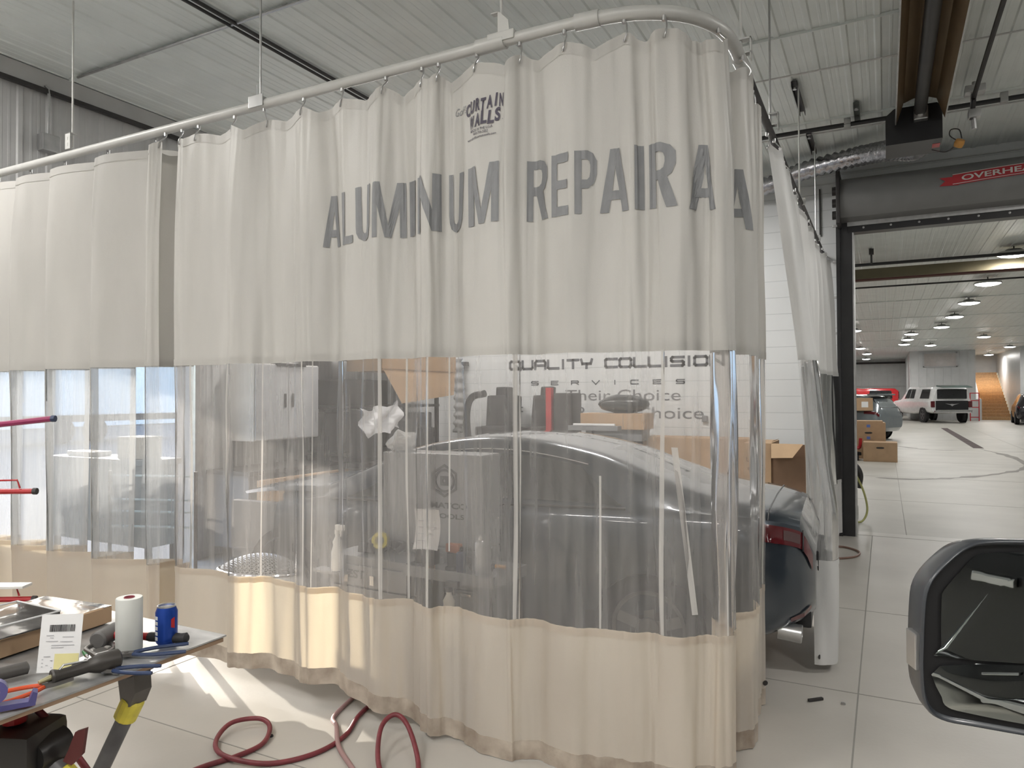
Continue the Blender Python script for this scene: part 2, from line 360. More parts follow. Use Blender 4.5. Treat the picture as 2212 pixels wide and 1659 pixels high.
# oily tyre marks
M_oil = mat('oil_stain', (.20, .185, .165), .5, var=.3, scale=5)
def stain(pts, r, name='oil_stain', lab='', cat='stain'):
    b = B(); P = smoothpath(pts, 6); L = []; R_ = []
    for i, p in enumerate(P):
        t = (P[min(i+1, len(P)-1)]-P[max(i-1, 0)]).normalized(); s = Vector((t.y, -t.x, 0)); k = r*(.15+1.2*abs(noise.noise(p*2.3)))*sin(pi*min(1, max(.05, i/(len(P)-1))))**.4
        L.append(b.verts.new(p+s*k)); R_.append(b.verts.new(p-s*k))
    for i in range(len(P)-1): b.faces.new((L[i], L[i+1], R_[i+1], R_[i]))
    return tag(link(name, b, M_oil), lab, cat, None, 'stuff')
stain([(2.5, 25.3, .002), (2.9, 22.5, .002), (2.8, 19.6, .002), (2.1, 17.8, .002), (1.3, 16.6, .002), (.5, 15.9, .002), (-.2, 15.9, .002)], .24, lab='curved dark drip trail on concrete below the trench drain')
stain([(.2, 26, .002), (1.0, 24.6, .002), (1.9, 24.4, .002)], .18, lab='faint dark smear on hall floor right of the brown boxes')

# ---------------- outside seen through the open left door
b = B(); box(b, -90, XL-.2, -45, 70, -.12, -.04); tag(link('yard_ground', b, M_asph), 'sunlit grey yard outside the open side door', 'ground', None, 'structure')
h = thing('warehouse', 'pale blue warehouse across the sunny yard outside', 'building', (-40, 22, 0))
b = B(); prism(b, [(-22, 0), (34, 0), (34, 5.6), (6, 8.0), (-22, 5.6)], 'x', -8, 0); link('wall', b, M_house, h)
for k in range(3): b = B(); box(b, 0, .1, -12+k*9, -8+k*9, 0, 4); link('door', b, M_white, h)
t = thing('box_trailer', 'white box trailer parked in the sunny yard', 'trailer', (-27, 16.2, 0))
b = B(); box(b, -1.25, 1.25, -3.2, 3.2, 1.0, 3.6, .05); link('body', b, M_white, t)
b = B(); box(b, -1.0, 1.0, -3.2, 3.9, .75, 1.0); link('frame', b, M_blk, t)
for y in (-1, .2):
    b = B(); lathe(b, [(0, -.12), (.4, -.12), (.45, -.05), (.45, .05), (.4, .12), (0, .12)], TRS((1.15, y, .45), 0, 0, pi/2)); link('wheel', b, M_rub, t, smooth=1)

# ================================================================== BUILT-IN DOOR HARDWARE AND SERVICES
d = thing('rolling_door', 'dark coiled overhead door with black side guides in the wide doorway', 'door', (0, YW, 0))
b = B(); box(b, DX0-.14, DX0+.03, -.16, -.01, 0, 4.02, .006); box(b, DX0-.14, DX0-.10, -.2, -.16, 0, 3.6); link('guide', b, M_dark, d)
b = B(); box(b, DX0+.03, DX0+.045, -.16, 0.2, 0, DZ); link('jamb_edge', b, M_galv, d)
b = B(); box(b, DX1-.03, DX1+.14, -.16, -.01, 0, 4.02, .006); link('guide', b, M_dark, d)
b = B(); box(b, DX0-.02, DX1, -.17, .0, 3.53, 3.62, .005); link('bottom_bar', b, M_dark, d)
b = B(); box(b, DX0-.02, DX1, -.19, -.17, 3.60, 3.66); link('bar_lip', b, M_galv, d)
M_coil = mat('grey_door_hood', (.20, .20, .20), .45, .2, var=.06)
b = B()
pr = [(-.02, 3.64), (-.40, 3.66), (-.47, 3.74), (-.50, 3.88), (-.47, 4.02), (-.38, 4.10), (-.25, 4.14), (-.02, 4.14)]
prism(b, pr, 'x', DX0-.08, DX1+.05); link('hood', b, M_coil, d, smooth=1)
b = B(); box(b, DX0-.12, DX0-.08, -.53, -.01, 3.58, 4.2, .01); link('end_plate', b, M_blk, d)
b = B()
for z in (3.72, 3.86, 4.0): lathe(b, [(0, 0), (.05, 0), (.05, .05), (0, .05)], TRS((DX0-.12, -.3, z), 0, 0, -pi/2), 12)
link('sprocket', b, M_blk, d)
b = B()
for k in range(9): box(b, DX0-.175, DX0-.10, -.19, -.15, .25+k*.42, .275+k*.42, .004)
link('guide_bolt', b, M_galv, d)
b = B(); box(b, DX0-.20, DX0-.12, -.2, -.13, 1.02, 1.12, .006); link('photo_eye', b, M_blk, d)
b = B()
for k in range(12): lathe(b, [(0, 0), (.012, 0), (.012, .01), (0, .012)], TRS((DX0+.15+k*.28, -.17, 3.575), 0, pi/2), 8)
link('rivet', b, M_galv, d)
# red ribbon sign on the hood
def on_hood(u, v):   # ribbon runs along x, slightly arched, on the sloping hood face
    X = .66+u*1.35; z = 3.855+v*.12+.02*sin(pi*u)+.025*u; f = min(1, max(0, (z-3.74)/.28)); y = -.5005+.03*(1-sin(pi*min(1, max(0, (z-3.70)/.36)))) - .006
    return Vector((X, y, z))
b = B(); n = 24
g = [[b.verts.new(on_hood(i/n, j)) for i in range(n+1)] for j in (0, .5, 1)]
for j in range(2):
    for i in range(n): b.faces.new((g[j][i], g[j][i+1], g[j+1][i+1], g[j+1][i]))
t_ = [b.verts.new(on_hood(u, v)+Vector((0, .002, 0))) for u, v in ((-.09, .12), (.04, -.05), (.04, .75), (-.09, .85), (-.05, .5))]; b.faces.new(t_)
sgn = link('ribbon_sign', b, mat('sign_red', (.42, .03, .04), .5), d); 
M_lt = mat('sign_white', (.62, .60, .58), .5)
b = place_text('OVERHEAD DOOR', lambda u, v: on_hood(.06+u*.88, .28+v*.5)+Vector((0, -.004, 0)), bold=.02, sub=1); link('lettering', b, M_lt, sgn)
b = B()
for v in (.08, .93):
    pts = [on_hood(i/20, v)+Vector((0, -.004, 0)) for i in range(21)]
    for i in range(20):
        a_, c_ = pts[i], pts[i+1]; b.faces.new([b.verts.new(q) for q in (a_, c_, c_+Vector((0, 0, .006)), a_+Vector((0, 0, .006)))])
link('border_line', b, M_lt, sgn)

# radiant tube heater
h = thing('tube_heater', 'brown reflector radiant tube heater hung below the ceiling', 'heater', (.30, 7.25, 4.1))
b = B(); outer = [(-.19, -.04), (-.13, .14), (-.05, .17), (.05, .17), (.13, .14), (.19, -.04)]; inn = [(x*.97, z-.012) for x, z in outer]
prism(b, outer+inn[::-1], 'y', -9, -.02); link('reflector', b, M_brown, h)
b = B(); rod(b, (0, -9, .03), (0, .05, .03), .05, 16); link('burner_tube', b, M_blk, h, smooth=1)
b = B(); box(b, -.195, -.185, -9, -.02, -.055, -.03); box(b, .185, .195, -9, -.02, -.055, -.03); link('edge_strip', b, M_galv, h)
b = B(); prism(b, [(-.27, -.22), (.17, -.22), (.17, .06), (.13, .1), (-.2, .1), (-.27, .04)], 'y', .0, .42); link('burner_box', b, M_dark, h)
b = B(); box(b, -.05, .06, -.07, 0, -.05, .07, .01); rod(b, (0, -.09, -.02), (0, -.09, .05), .022); link('ignition_fitting', b, M_zinc, h)
b = B(); box(b, .10, .16, .14, .26, -.222, -.218); link('sticker', b, M_red, h)
for y in (-6, -3, -.3):
    for s in (-1, 1): b = B(); rod(b, (s*.16, y, .1), (s*.1, y, .27), .004, 6); link('hanger_chain', b, M_galv, h)
# gas line, valve and loose wires beside the heater
b = B(); tube(b, smoothpath([(.76, 1.5, 4.2), (.72, 4.5, 4.2), (.70, 6.9, 4.18), (.69, 7.15, 4.1), (.68, 7.2, 3.98)], 6), .018, 8)
tag(link('gas_hose', b, M_blk, smooth=1), 'black gas line running down the right side of the tube heater', 'pipe')
b = B(); tube(b, smoothpath([(.705, 7.2, 4.3), (.69, 7.2, 4.1), (.70, 7.2, 3.9)], 4), .02, 8); box(b, .63, .78, 7.14, 7.26, 4.2, 4.26, .01); vs = box(b, .655, .745, 7.15, 7.25, 3.99, 4.06, .008)
tag(link('junction_drop', b, M_galv, smooth=1), 'grey conduit drop with round box right of the heater end', 'conduit')
v_ = thing('gas_regulator', 'small yellow gas regulator with looped wires by the burner box', 'regulator', (.60, 7.35, 3.84))
b = B(); lathe(b, [(0, -.03), (.035, -.03), (.04, 0), (.035, .03), (0, .03)], TRS((0, 0, 0), 0, .6, .4)); link('body', b, mat('ochre_paint', (.50, .25, .06), .5), v_)
b = B(); tube(b, smoothpath([(-.02, 0, .03), (-.07, 0, .08), (-.06, 0, .13), (0, 0, .12), (.02, 0, .04)], 5), .005, 6); tube(b, smoothpath([(-.03, 0, -.02), (-.10, .1, -.03), (-.2, .15, .02)], 5), .005, 6); link('wire', b, M_blk, v_)
# pipe across under the ceiling
b = B(); rod(b, (-6.0, 7.76, 4.3), (7.5, 7.74, 4.3), .022, 12); tag(link('gas_pipe', b, M_dark, smooth=1), 'black iron pipe running across under the shop ceiling', 'pipe')
b = B(); rod(b, (-6.0, 8.0, 4.34), (7.5, 7.98, 4.34), .008, 8); rod(b, (-6.0, 6.45, 4.345), (7.5, 6.43, 4.345), .007, 8)
tag(link('electrical_conduit', b, M_galv, smooth=1), 'thin grey conduit runs strapped across the shop ceiling', 'conduit')
for x, y, dx in ((-.30, 7.76, .02), (.98, 7.75, 0)):
    b = B(); box(b, x-.03, x+.03, y-.03, y+.03, 4.27, ZC-.02, .004); tag(link('pipe_hanger', b, M_galv), 'zinc hanger holding the black pipe, '+('left' if x < 0 else 'right')+' of the tube heater', 'bracket')
# black strut channels on the ceiling
for i, (x, y0, y1, lab) in enumerate([(-.67, 7.05-.45, 7.7-.35, 'long black strut channel on the ceiling, its curtain rod hanging down'), (-.21, 7.35, 7.85, 'grey green strut channel on the ceiling near the heater'), (-.67, 7.95, 8.6, 'short black strut channel crossing the black iron pipe')]):
    t = thing('strut_channel', lab, 'channel', (x, y0, ZC-.02), 0, 'strut channels on the shop ceiling')
    b = B(); m_ = M_blk if i != 1 else mat('green_grey_steel', (.12, .14, .13), .5)
    box(b, -.025, -.02, 0, y1-y0, -.045, 0); box(b, .02, .025, 0, y1-y0, -.045, 0); box(b, -.025, .025, 0, y1-y0, -.004, 0); link('channel', b, m_, t)
    b = B(); lathe(b, [(0, -.055), (.018, -.055), (.018, -.04), (0, -.04)], TRS((0, .06, 0)), 6); link('nut', b, M_zinc, t)
# flexible foil duct
P = smoothpath([(-3.4, 9.1, 4.12), (-2.2, 9.05, 4.2), (-1.29, 9.0, 4.14), (-.8, 8.75, 4.19), (-.27, 8.5, 4.19), (.05, 8.2, 4.12), (.28, 7.95, 4.02), (.30, 7.68, 4.02)], 14)
b = B(); tube(b, P, [.095+.012*(1 if i % 2 else -1)+.006*noise.noise(Vector((i*.7, 0, 0))) for i in range(len(P))], 18)
tag(link('flexible_duct', b, M_foil, smooth=2), 'crinkled silver flexible duct running from the heater burner along the wall', 'duct')
# ceiling conduits at far left + fan bracket
b = B(); rod(b, (-4.15, -5, ZC-.035), (-4.13, 6.6, ZC-.035), .014, 8); rod(b, (-4.21, -5, ZC-.035), (-4.19, 6.6, ZC-.035), .012, 8)
tag(link('ceiling_conduit', b, M_blk, smooth=1), 'dark twin conduit along the ceiling left of the curtain', 'conduit')
b = B(); rod(b, (XL+.2, 3.655, ZC-.03), (-1.2, 3.655, ZC-.03), .011, 8); tag(link('ceiling_tube', b, M_galv, smooth=1), 'bright zinc conduit crossing the ceiling at upper left', 'conduit')
t = thing('junction_box', 'grey electrical box with conduit high on the left wall', 'electrical box', (XL+.06, 3.5, 3.76))
b = B(); box(b, -.04, .05, -.07, .07, -.07, .07, .008); link('box', b, M_galv, t)
b = B(); tube(b, smoothpath([(0, 0, .05), (0, 0, .42), (0, -.03, .48)], 4), .012, 8); link('conduit', b, M_galv, t, smooth=1)
# thin black cable hanging on the front wall left of the door
b = B(); box(b, -.68, -.665, YW-.03, YW-.001, 3.55, 4.12); tag(link('wall_cable', b, M_blk), 'thin black pole fixed on the white wall left of the rolling door', 'cable')

# lamps: each is a fixture with its own light under it
M_lens = mat('lamp_lens', (.9, .9, .88), .4, emit=(1, .98, .95), es=6)
M_lensh = mat('hall_lamp_lens', (.9, .9, .9), .4, emit=(1, .99, .97), es=22)
for i, (x, y, pw) in enumerate(SHOP_LAMPS):
    t = thing('strip_light', ['strip light on the shop ceiling by the left wall', 'strip light above the curtained bay'][i >= 7] if i in (0, 7, 8) else 'strip light on the shop ceiling', 'ceiling light', (x, y, SHOP_Z), 0, 'shop ceiling strip lights')
    b = B(); box(b, -.62, .62, -.14, .14, .02, .07, .008); link('housing', b, M_white, t)
    b = B(); box(b, -.6, .6, -.12, .12, .005, .02); link('lens', b, M_lens, t)
    area((0, 0, -.01), 1.2, .24, pw, parent=t)
HALL_LABELS = ['glowing hall lamp at the right picture edge, largest and nearest the rolling door', 'second glowing hall lamp in the row receding from the rolling door', 'third glowing hall lamp in the row receding from the rolling door', 'fourth glowing hall lamp in the row, between the third and the small fifth', 'fifth small hall lamp in the row, level with the stacked trio of lamps',
 'hall lamp on top of the stacked trio before the grey block', 'hall lamp in the middle of the stacked trio before the grey block', 'hall lamp lowest of the stacked trio before the grey block', 'hall lamp hanging in front of the observation window', 'small hall lamp above the wooden staircase foot', 'small hall lamp just right of the black door guide, upper one', 'small hall lamp just right of the black door guide, lower one',
 'hall lamp beside the stair wall at the right edge, farther one', 'hall lamp beyond the right picture edge near the drain', 'hall lamp by the black car below the right wall', 'hall lamp over the hatchback, behind the door guide', 'hall lamp over the cartons, behind the door guide', 'added tiny hall lamp above the red pickup, brightening the far wall', 'added tiny hall lamp brightening the far end wall', 'added hall lamp brightening the stair flight', 'hall lamp beside the far right hall wall', 'added unseen hall lamp just inside the doorway beyond the right picture edge', 'hall lamp just inside the doorway behind the white wall']
for i, (x, y) in enumerate(HALL_LAMPS):
    t = thing('high_bay_lamp', HALL_LABELS[i], 'ceiling light', (x, y, HALL_Z), 0, 'high bay lamps of the hall')
    b = B(); lathe(b, [(0, .10), (.12, .10), (.16, .06), (.27, .045), (.29, .0), (.26, .0), (0, .01)]); link('housing', b, M_galv, t, smooth=1)
    b = B(); lathe(b, [(0, -.045), (.13, -.04), (.22, -.02), (.26, .0), (0, .004)]); link('lens', b, M_lensh, t, smooth=1)
    b = B(); rod(b, (0, 0, .1), (0, 0, ZC-HALL_Z-.02), .012, 6); link('stem', b, M_blk, t)
    area((0, 0, -.06), .5, .5, 36 if y < 45 else 110, parent=t)
# hall services: pipes, heater beam
b = B(); rod(b, (-6, 15.05, 4.1), (12, 15.35, 4.1), .03, 8); tag(link('hall_pipe', b, M_dark, smooth=1), 'thin dark pipe across the hall ceiling in front of the brown beam', 'pipe')
b = B(); rod(b, (-6, 18.8, 4.15), (12, 18.75, 4.15), .02, 8); tag(link('hall_pipe', b, M_dark, smooth=1), 'thin dark pipe across the hall ceiling beyond the brown beam', 'pipe')
t = thing('hall_heater', 'long brown radiant heater crossing the hall ceiling', 'heater', (0, 16.5, 4.05))
b = B(); prism(b, [(-.22, -.05), (-.14, .16), (.14, .16), (.22, -.05), (.2, -.05), (.12, .13), (-.12, .13), (-.2, -.05)], 'x', -6, 12); link('reflector', b, mat('olive_reflector', (.17, .145, .09), .45), t)
b = B(); rod(b, (-6, 0, -.02), (12, 0, -.02), .05, 10); link('tube', b, mat('rust_tube', (.12, .04, .035), .5), t, smooth=1)
b = B(); rod(b, (-.2, 15.05, 4.1), (-.2, 15.05, ZC), .02, 6); box(b, -.24, -.16, 15.0, 15.1, 4.27, 4.37); tag(link('pipe_hanger', b, M_blk), 'small black hanger on the first dark hall pipe', 'bracket')

# ================================================================== CURTAINS AND RAIL
RZ = 3.30           # rail centre height
def X29(p): return p  # fold positions below are metres along the rail line Y = 2.93
RAILP = [(-6.15, 2.93), (-5.0, 2.93), (-4.0, 2.93), (-3.0, 2.93), (-2.0, 2.93), (-1.4, 2.93), (-1.15, 2.935), (-.95, 2.975), (-.78, 3.07), (-.67, 3.22), (-.62, 3.42), (-.615, 3.8), (-.62, 4.3), (-.625, 5), (-.63, 6), (-.63, 7.5), (-.63, 9.36)]
rl = thing('curtain_rail', 'curved grey steel curtain track hung on rods, bending around the bay corner', 'curtain rail')
b = B(); tube(b, smoothpath([(x, y, RZ) for x, y in RAILP[:7]], 6), .027, 12); link('straight_track', b, M_rail, rl, smooth=1)
b = B(); tube(b, smoothpath([(x, y, RZ) for x, y in RAILP[6:12]], 8), .031, 12); link('corner_track', b, M_rail, rl, smooth=1)
b = B(); tube(b, smoothpath([(x, y, RZ) for x, y in RAILP[11:]], 6), .024, 12); link('side_track', b, M_blk, rl, smooth=1)
for a_, c_ in (((-1.70, 2.93, RZ), (-1.55, 2.93, RZ)), ((-1.20, 2.934, RZ), (-1.09, 2.942, RZ)), ((-.62, 3.62, RZ), (-.617, 3.75, RZ))):
    b = B(); rod(b, a_, c_, .036, 12); link('coupling', b, M_rail, rl, smooth=1)
for i, (x, y, bracket, dark) in enumerate([(-4.88, 2.93, 'plate', 0), (-3.12, 2.93, 'clamp', 1), (-1.57, 2.93, 'angle', 0), (-.615, 3.66, 'hook', 0), (-.62, 4.72, 'hook', 1), (-.64, 6.66, 'clamp', 0), (-.64, 8.3, 'clamp', 1)]):
    m_ = M_zinc if dark else M_rail
    b = B(); rod(b, (x, y, RZ+.04), (x, y, ZC-.03), .0065, 8); link('hanging_rod', b, m_ if not dark else M_galv, rl, smooth=1)
    b = B()
    if bracket == 'plate': box(b, x-.035, x+.02, y-.03, y-.026, RZ+.03, RZ+.14, .001); box(b, x-.035, x+.02, y-.03, y+.02, RZ+.135, RZ+.14); box(b, x-.012, x-.004, y-.032, y-.03, RZ+.05, RZ+.07); box(b, x-.012, x-.004, y-.032, y-.03, RZ+.09, RZ+.11)
    elif bracket == 'clamp': box(b, x-.055, x+.045, y-.03, y+.03, RZ+.0, RZ+.035, .004); box(b, x-.06, x+.05, y-.034, y-.028, RZ-.02, RZ+.045, .001); rod(b, (x-.03, y, RZ+.03), (x-.03, y, RZ+.12), .002, 6)
    elif bracket == 'angle': prism(b, [(x-.005, RZ+.03), (x+.055, RZ+.03), (x+.05, RZ+.08), (x, RZ+.13), (x-.005, RZ+.13)], 'y', y-.03, y-.026); box(b, x-.04, x+.0, y-.03, y, RZ+.125, RZ+.13); box(b, x-.06, x+.08, y-.034, y+.034, RZ-.01, RZ+.033, .006)
    else: box(b, x-.005, x+.05, y-.02, y+.02, RZ+.1, RZ+.108); box(b, x+.045, x+.05, y-.02, y+.02, RZ, RZ+.108); box(b, x-.005, x+.05, y-.02, y+.02, RZ+.03, RZ+.036)
    link('bracket', b, m_, rl)

class Curtain:
    """a hanging sheet: fold line `ctrl` in plan below, closer to the rail line `rail` at the top"""
    def __init__(s, ctrl, rail, K=7, flare=None, seed=0, wob=.008, topA=.55, hem=None):
        s.A = smoothpath([(x, y, 0) for x, y in ctrl], K); s.R = smoothpath([(x, y, 0) for x, y in rail], K); s.K = K
        s.flare = flare or (lambda t, z: (0, 0)); s.seed = seed; s.wob = wob; s.topA = topA; s.n = len(s.A)
        s.hem = hem or (lambda x: .05)
    def at(s, t, z, off=0., wob=None):
        t = max(0, min(s.n-1.0001, t)); i = int(t); f = t-i
        A = s.A[i].lerp(s.A[i+1], f); R = s.R[i].lerp(s.R[i+1], f)
        a = s.topA+(1-s.topA)*min(1, max(0, (3.22-z)/.55))**.8
        if z < 1.8: a -= .22*(1.8-z)/1.8
        w = s.wob if wob is None else wob
        nv = noise.noise(Vector((t*.22+s.seed, z*1.1, 3.1)))*w*1.6+noise.noise(Vector((t*.6+s.seed, z*2.6, 9.1)))*w*(.8 if .6 < z < 1.85 else .5)
        sx = noise.noise(Vector((t*.12+s.seed, z*.8, 7.7)))*w*1.6
        fx, fy = s.flare(t/(s.n-1), z)
        d = (s.A[i+1]-s.A[i]).normalized(); nrm = Vector((d.y, -d.x, 0))
        p = R.lerp(A, a)+nrm*(nv+off)+d*sx+Vector((fx, fy, 0)); p.z = z
        return p
    def t_of_x(s, x):
        if not hasattr(s, 'XS'):
            xs = [p.x for p in s.A]; w = 8; sm = [sum(xs[max(0, i-w):i+w+1])/len(xs[max(0, i-w):i+w+1]) for i in range(s.n)]
            s.XS = [max(sm[:i+1])+i*1e-6 for i in range(s.n)]
        for i in range(s.n-1):
            a, c = s.XS[i], s.XS[i+1]
            if a <= x < c: return i+(x-a)/(c-a)
        return 0 if x < s.XS[0] else s.n-1
    def strip(s, name, m, z0, z1, parent, rows=12, t0=0, t1=None, off=0., top=None, bot=None, sub=1):
        t1 = s.n-1 if t1 is None else t1; bm = B(); N_ = int((t1-t0)*sub)
        G = []
        for j in range(rows+1):
            row = []
            for i in range(N_+1):
                t = t0+(t1-t0)*i/N_; a = bot(t) if bot else z0; c = top(t) if top else z1
                row.append(bm.verts.new(s.at(t, a+(c-a)*j/rows, off)))
            G.append(row)
        for j in range(rows):
            for i in range(N_): bm.faces.new((G[j][i], G[j][i+1], G[j+1][i+1], G[j+1][i]))
        return link(name, bm, m, parent, smooth=2)

def hang(name, label, cv, mats, ztop=3.215, zs=1.84, zl=.635, hooks=None, group=None, seam=True):
    r = thing(name, label, 'curtain', (0, 0, 0), 0, group)
    hk = hooks or []
    def top(t):
        if not hk: return ztop
        dmin = min(abs(t-h) for h in hk); gap = (cv.n-1)/max(1, len(hk))
        return ztop-.055*min(1, dmin/(gap*.5))**1.3
    cv.strip('upper_panel', mats[0], zs, ztop, r, rows=26, top=top)
    cv.strip('clear_window', mats[1], zl, zs, r, rows=26)
    hm = lambda t: cv.hem(cv.at(t, .1).x)
    cv.strip('lower_panel', mats[2], .1, zl, r, rows=12, bot=lambda t: hm(t)+.085)
    cv.strip('hem', mats[3], 0, .1, r, rows=3, bot=hm, top=lambda t: hm(t)+.086)
    cv.strip('top_hem', mats[0], 0, 1, r, rows=2, off=.0025, top=lambda t: top(t)+.002, bot=lambda t: top(t)-.05)
    cv.strip('seam', mats[0], zs-.004, zs+.035, r, rows=2, off=.0022)
    cv.strip('seam', mats[2], zl-.03, zl+.004, r, rows=2, off=.0022)
    for h in hk:
        p = cv.at(h, top(h)-.02); i = min(int(h), cv.n-2); q = cv.R[i].lerp(cv.R[i+1], h-i)
        b = B(); tube(b, smoothpath([(q.x, q.y, RZ-.025), (q.x+.012, q.y-.005, RZ-.05), (p.x+.01, p.y-.012, p.z+.01), (p.x, p.y-.01, p.z-.02), (p.x-.006, p.y+.006, p.z)], 4), .0035, 6)
        lathe(b, [(0, -.012), (.010, -.012), (.010, .012), (0, .012)], TRS((q.x, q.y, RZ-.03)), 10)
        link('roller_hook', b, M_zinc, r, smooth=1)
    return r

def zig(pairs): return pairs
# --- left sheet: deep overlapping pleats
edges = [-6.12, -5.72, -5.325, -4.92, -4.43, -3.96]
ctrl, rail = [], []
for i, x in enumerate(edges[:-1]):
    x2 = edges[i+1]
    ctrl += [(x, 2.80), (x+.03, 2.785), (x+(x2-x)*.35, 2.845), (x+(x2-x)*.75, 2.95), (x2+.02, 3.03), (x2+.055, 3.05), (x2+.03, 3.0)]
    rail += [(x, 2.92), (x+.05, 2.91), (x+(x2-x)*.35, 2.925), (x+(x2-x)*.75, 2.96), (x2+.0, 3.0), (x2+.02, 3.0), (x2+.0, 2.96)]
ctrl += [(-3.96, 2.84), (-3.945, 2.82), (-3.92, 2.84), (-3.885, 2.86)]; rail += [(-3.97, 2.93), (-3.95, 2.91), (-3.93, 2.92), (-3.91, 2.93)]
cvL = Curtain(ctrl, rail, K=5, seed=3, wob=.007, topA=.75, hem=lambda x: .06)
nL = cvL.n-1
lc_ = hang('bay_curtain', 'left off-white curtain panel hanging in overlapping pleats beside the dark slit', cvL, (M_cloth, M_clearL, M_low, M_hem), hooks=[nL*(k+.42)/5.4 for k in range(5)]+[nL*.985], ztop=3.205)

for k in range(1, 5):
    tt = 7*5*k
    cvL.strip('bright_weld_crease', M_bright_crease, .64, 1.84, lc_, rows=16, t0=tt-1.0, t1=tt+3.2, off=.003, sub=4)  # paler strips paint in the bright pleat edges and doubled vinyl
    cvL.strip('bright_weld_crease', M_bright_crease, .64, 1.84, lc_, rows=16, t0=tt-9, t1=tt-6, off=.003, sub=3)
# --- main sheet: from the slit, along the front and round the corner
F = [(-3.77, 3.02), (-3.795, 2.94), (-3.77, 2.885), (-3.66, 2.89), (-3.5, 2.925), (-3.36, 2.915), (-3.31, 2.865), (-3.25, 2.87), (-3.17, 2.91), (-3.10, 2.965), (-2.98, 2.945), (-2.86, 2.93), (-2.77, 2.885),
     (-2.70, 2.90), (-2.60, 2.965), (-2.50, 2.925), (-2.38, 2.90), (-2.30, 2.875), (-2.24, 2.865), (-2.185, 2.92), (-2.12, 2.955), (-2.05, 2.93), (-1.99, 2.88), (-1.94, 2.865), (-1.90, 2.92), (-1.85, 2.955), (-1.78, 2.93),
     (-1.66, 2.875), (-1.55, 2.87), (-1.505, 2.875), (-1.465, 2.93), (-1.40, 2.955), (-1.30, 2.92), (-1.2, 2.91), (-1.12, 2.945), (-1.02, 2.965), (-.955, 2.955), (-.90, 3.0), (-.84, 2.985), (-.745, 2.99), (-.70, 3.05), (-.66, 3.075), (-.615, 3.065), (-.575, 3.10),
     (-.565, 3.17), (-.60, 3.23), (-.69, 3.30), (-.72, 3.38), (-.68, 3.43), (-.60, 3.46), (-.55, 3.53), (-.545, 3.62), (-.60, 3.74), (-.585, 3.86), (-.585, 3.94), (-.61, 3.99), (-.565, 4.03)]
def rail_near(x, y):
    if x < -1.2 and y < 3.05: return (x, 2.93)
    best = None
    P = smoothpath([(a, c, 0) for a, c in RAILP], 10)
    for p in P:
        dd = (p.x-x)**2+(p.y-y)**2
        if best is None or dd < best[0]: best = (dd, p)
    return (best[1].x*.75+x*.25, best[1].y*.75+y*.25)
R = [rail_near(x, y) for x, y in F]
cvM = Curtain(F, R, K=7, seed=11, wob=.010, topA=.55, hem=lambda x: .125 if x < -2.6 else (.125-.12*min(1, (x+2.6)/.8)))
nM = cvM.n-1
hooksM = [cvM.t_of_x(x) for x in (-3.755, -3.62, -3.33, -3.08, -2.80, -2.52, -2.24, -2.02, -1.92, -1.70, -1.47, -1.25, -.98, -.80)]+[nM*.80, nM*.9, nM*.985]
cm = hang('bay_curtain', 'big off-white curtain printed ALUMINUM REPAIR, wrapping the bay corner', cvM, (M_cloth, M_clear, M_low, M_hem), hooks=hooksM, ztop=3.215)
# welds and creases down the clear part, their brightness put into paler strips
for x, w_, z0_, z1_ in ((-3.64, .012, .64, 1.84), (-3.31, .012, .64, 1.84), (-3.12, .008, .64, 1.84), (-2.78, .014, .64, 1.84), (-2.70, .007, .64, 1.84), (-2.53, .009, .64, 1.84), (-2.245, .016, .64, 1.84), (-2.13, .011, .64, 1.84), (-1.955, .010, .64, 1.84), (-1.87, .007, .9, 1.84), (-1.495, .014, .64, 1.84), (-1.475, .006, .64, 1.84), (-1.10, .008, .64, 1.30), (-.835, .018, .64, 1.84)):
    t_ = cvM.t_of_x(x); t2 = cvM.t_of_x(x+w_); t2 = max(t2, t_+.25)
    cvM.strip('bright_weld_crease', M_bright_crease, z0_, z1_, cm, rows=20, t0=t_, t1=t2, off=.003, sub=6)
for k_, dk in ((43.2, .6), (49.0, 1.0), (52.5, 2.0), (56, 3)): cvM.strip('bright_weld_crease', M_bright_crease, .64, 1.84, cm, rows=20, t0=k_*7-4, t1=k_*7-4+dk, off=.003, sub=5)
# slanting fold, its bright band put into a paler strip
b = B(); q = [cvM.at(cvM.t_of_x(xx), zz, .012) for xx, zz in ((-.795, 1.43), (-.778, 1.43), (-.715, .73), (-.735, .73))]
b.faces.new([b.verts.new(v) for v in q]); link('bright_slant_strip', b, M_bright_crease, cm)
# printed words
def on_curtain(xa, xb, za, zb, off=.004, cv=cvM):
    ta, tb = cv.t_of_x(xa), cv.t_of_x(xb)
    def fn(u, v):
        x = xa+u*(xb-xa); return cv.at(cv.t_of_x(x), za+v*(zb-za), off)
    return fn
def on_t(ta, tb, za, zb, off=.004, cv=cvM): return lambda u, v: cv.at(ta+u*(tb-ta), za+v*(zb-za), off)
WORD = [('A', -2.655, -2.555), ('L', -2.525, -2.435), ('U', -2.415, -2.30), ('M', -2.275, -2.125), ('I', -2.10, -2.055), ('N', -2.03, -1.895), ('U', -1.865, -1.765), ('M', -1.73, -1.565),
        ('R', -1.445, -1.335), ('E', -1.315, -1.225), ('P', -1.20, -1.10), ('A', -1.09, -.97), ('I', -.945, -.905), ('R', -.885, -.775)]
RB = lambda lo: ([(.3, 1), (.6, 1), (.85, .95), (1, .84), (1, lo+.22), (.88, lo+.08), (.6, lo), (.3, lo)], [(.3, .86), (.55, .86), (.66, .83), (.7, .77), (.7, lo+.27), (.66, lo+.18), (.55, lo+.14), (.3, lo+.14)])
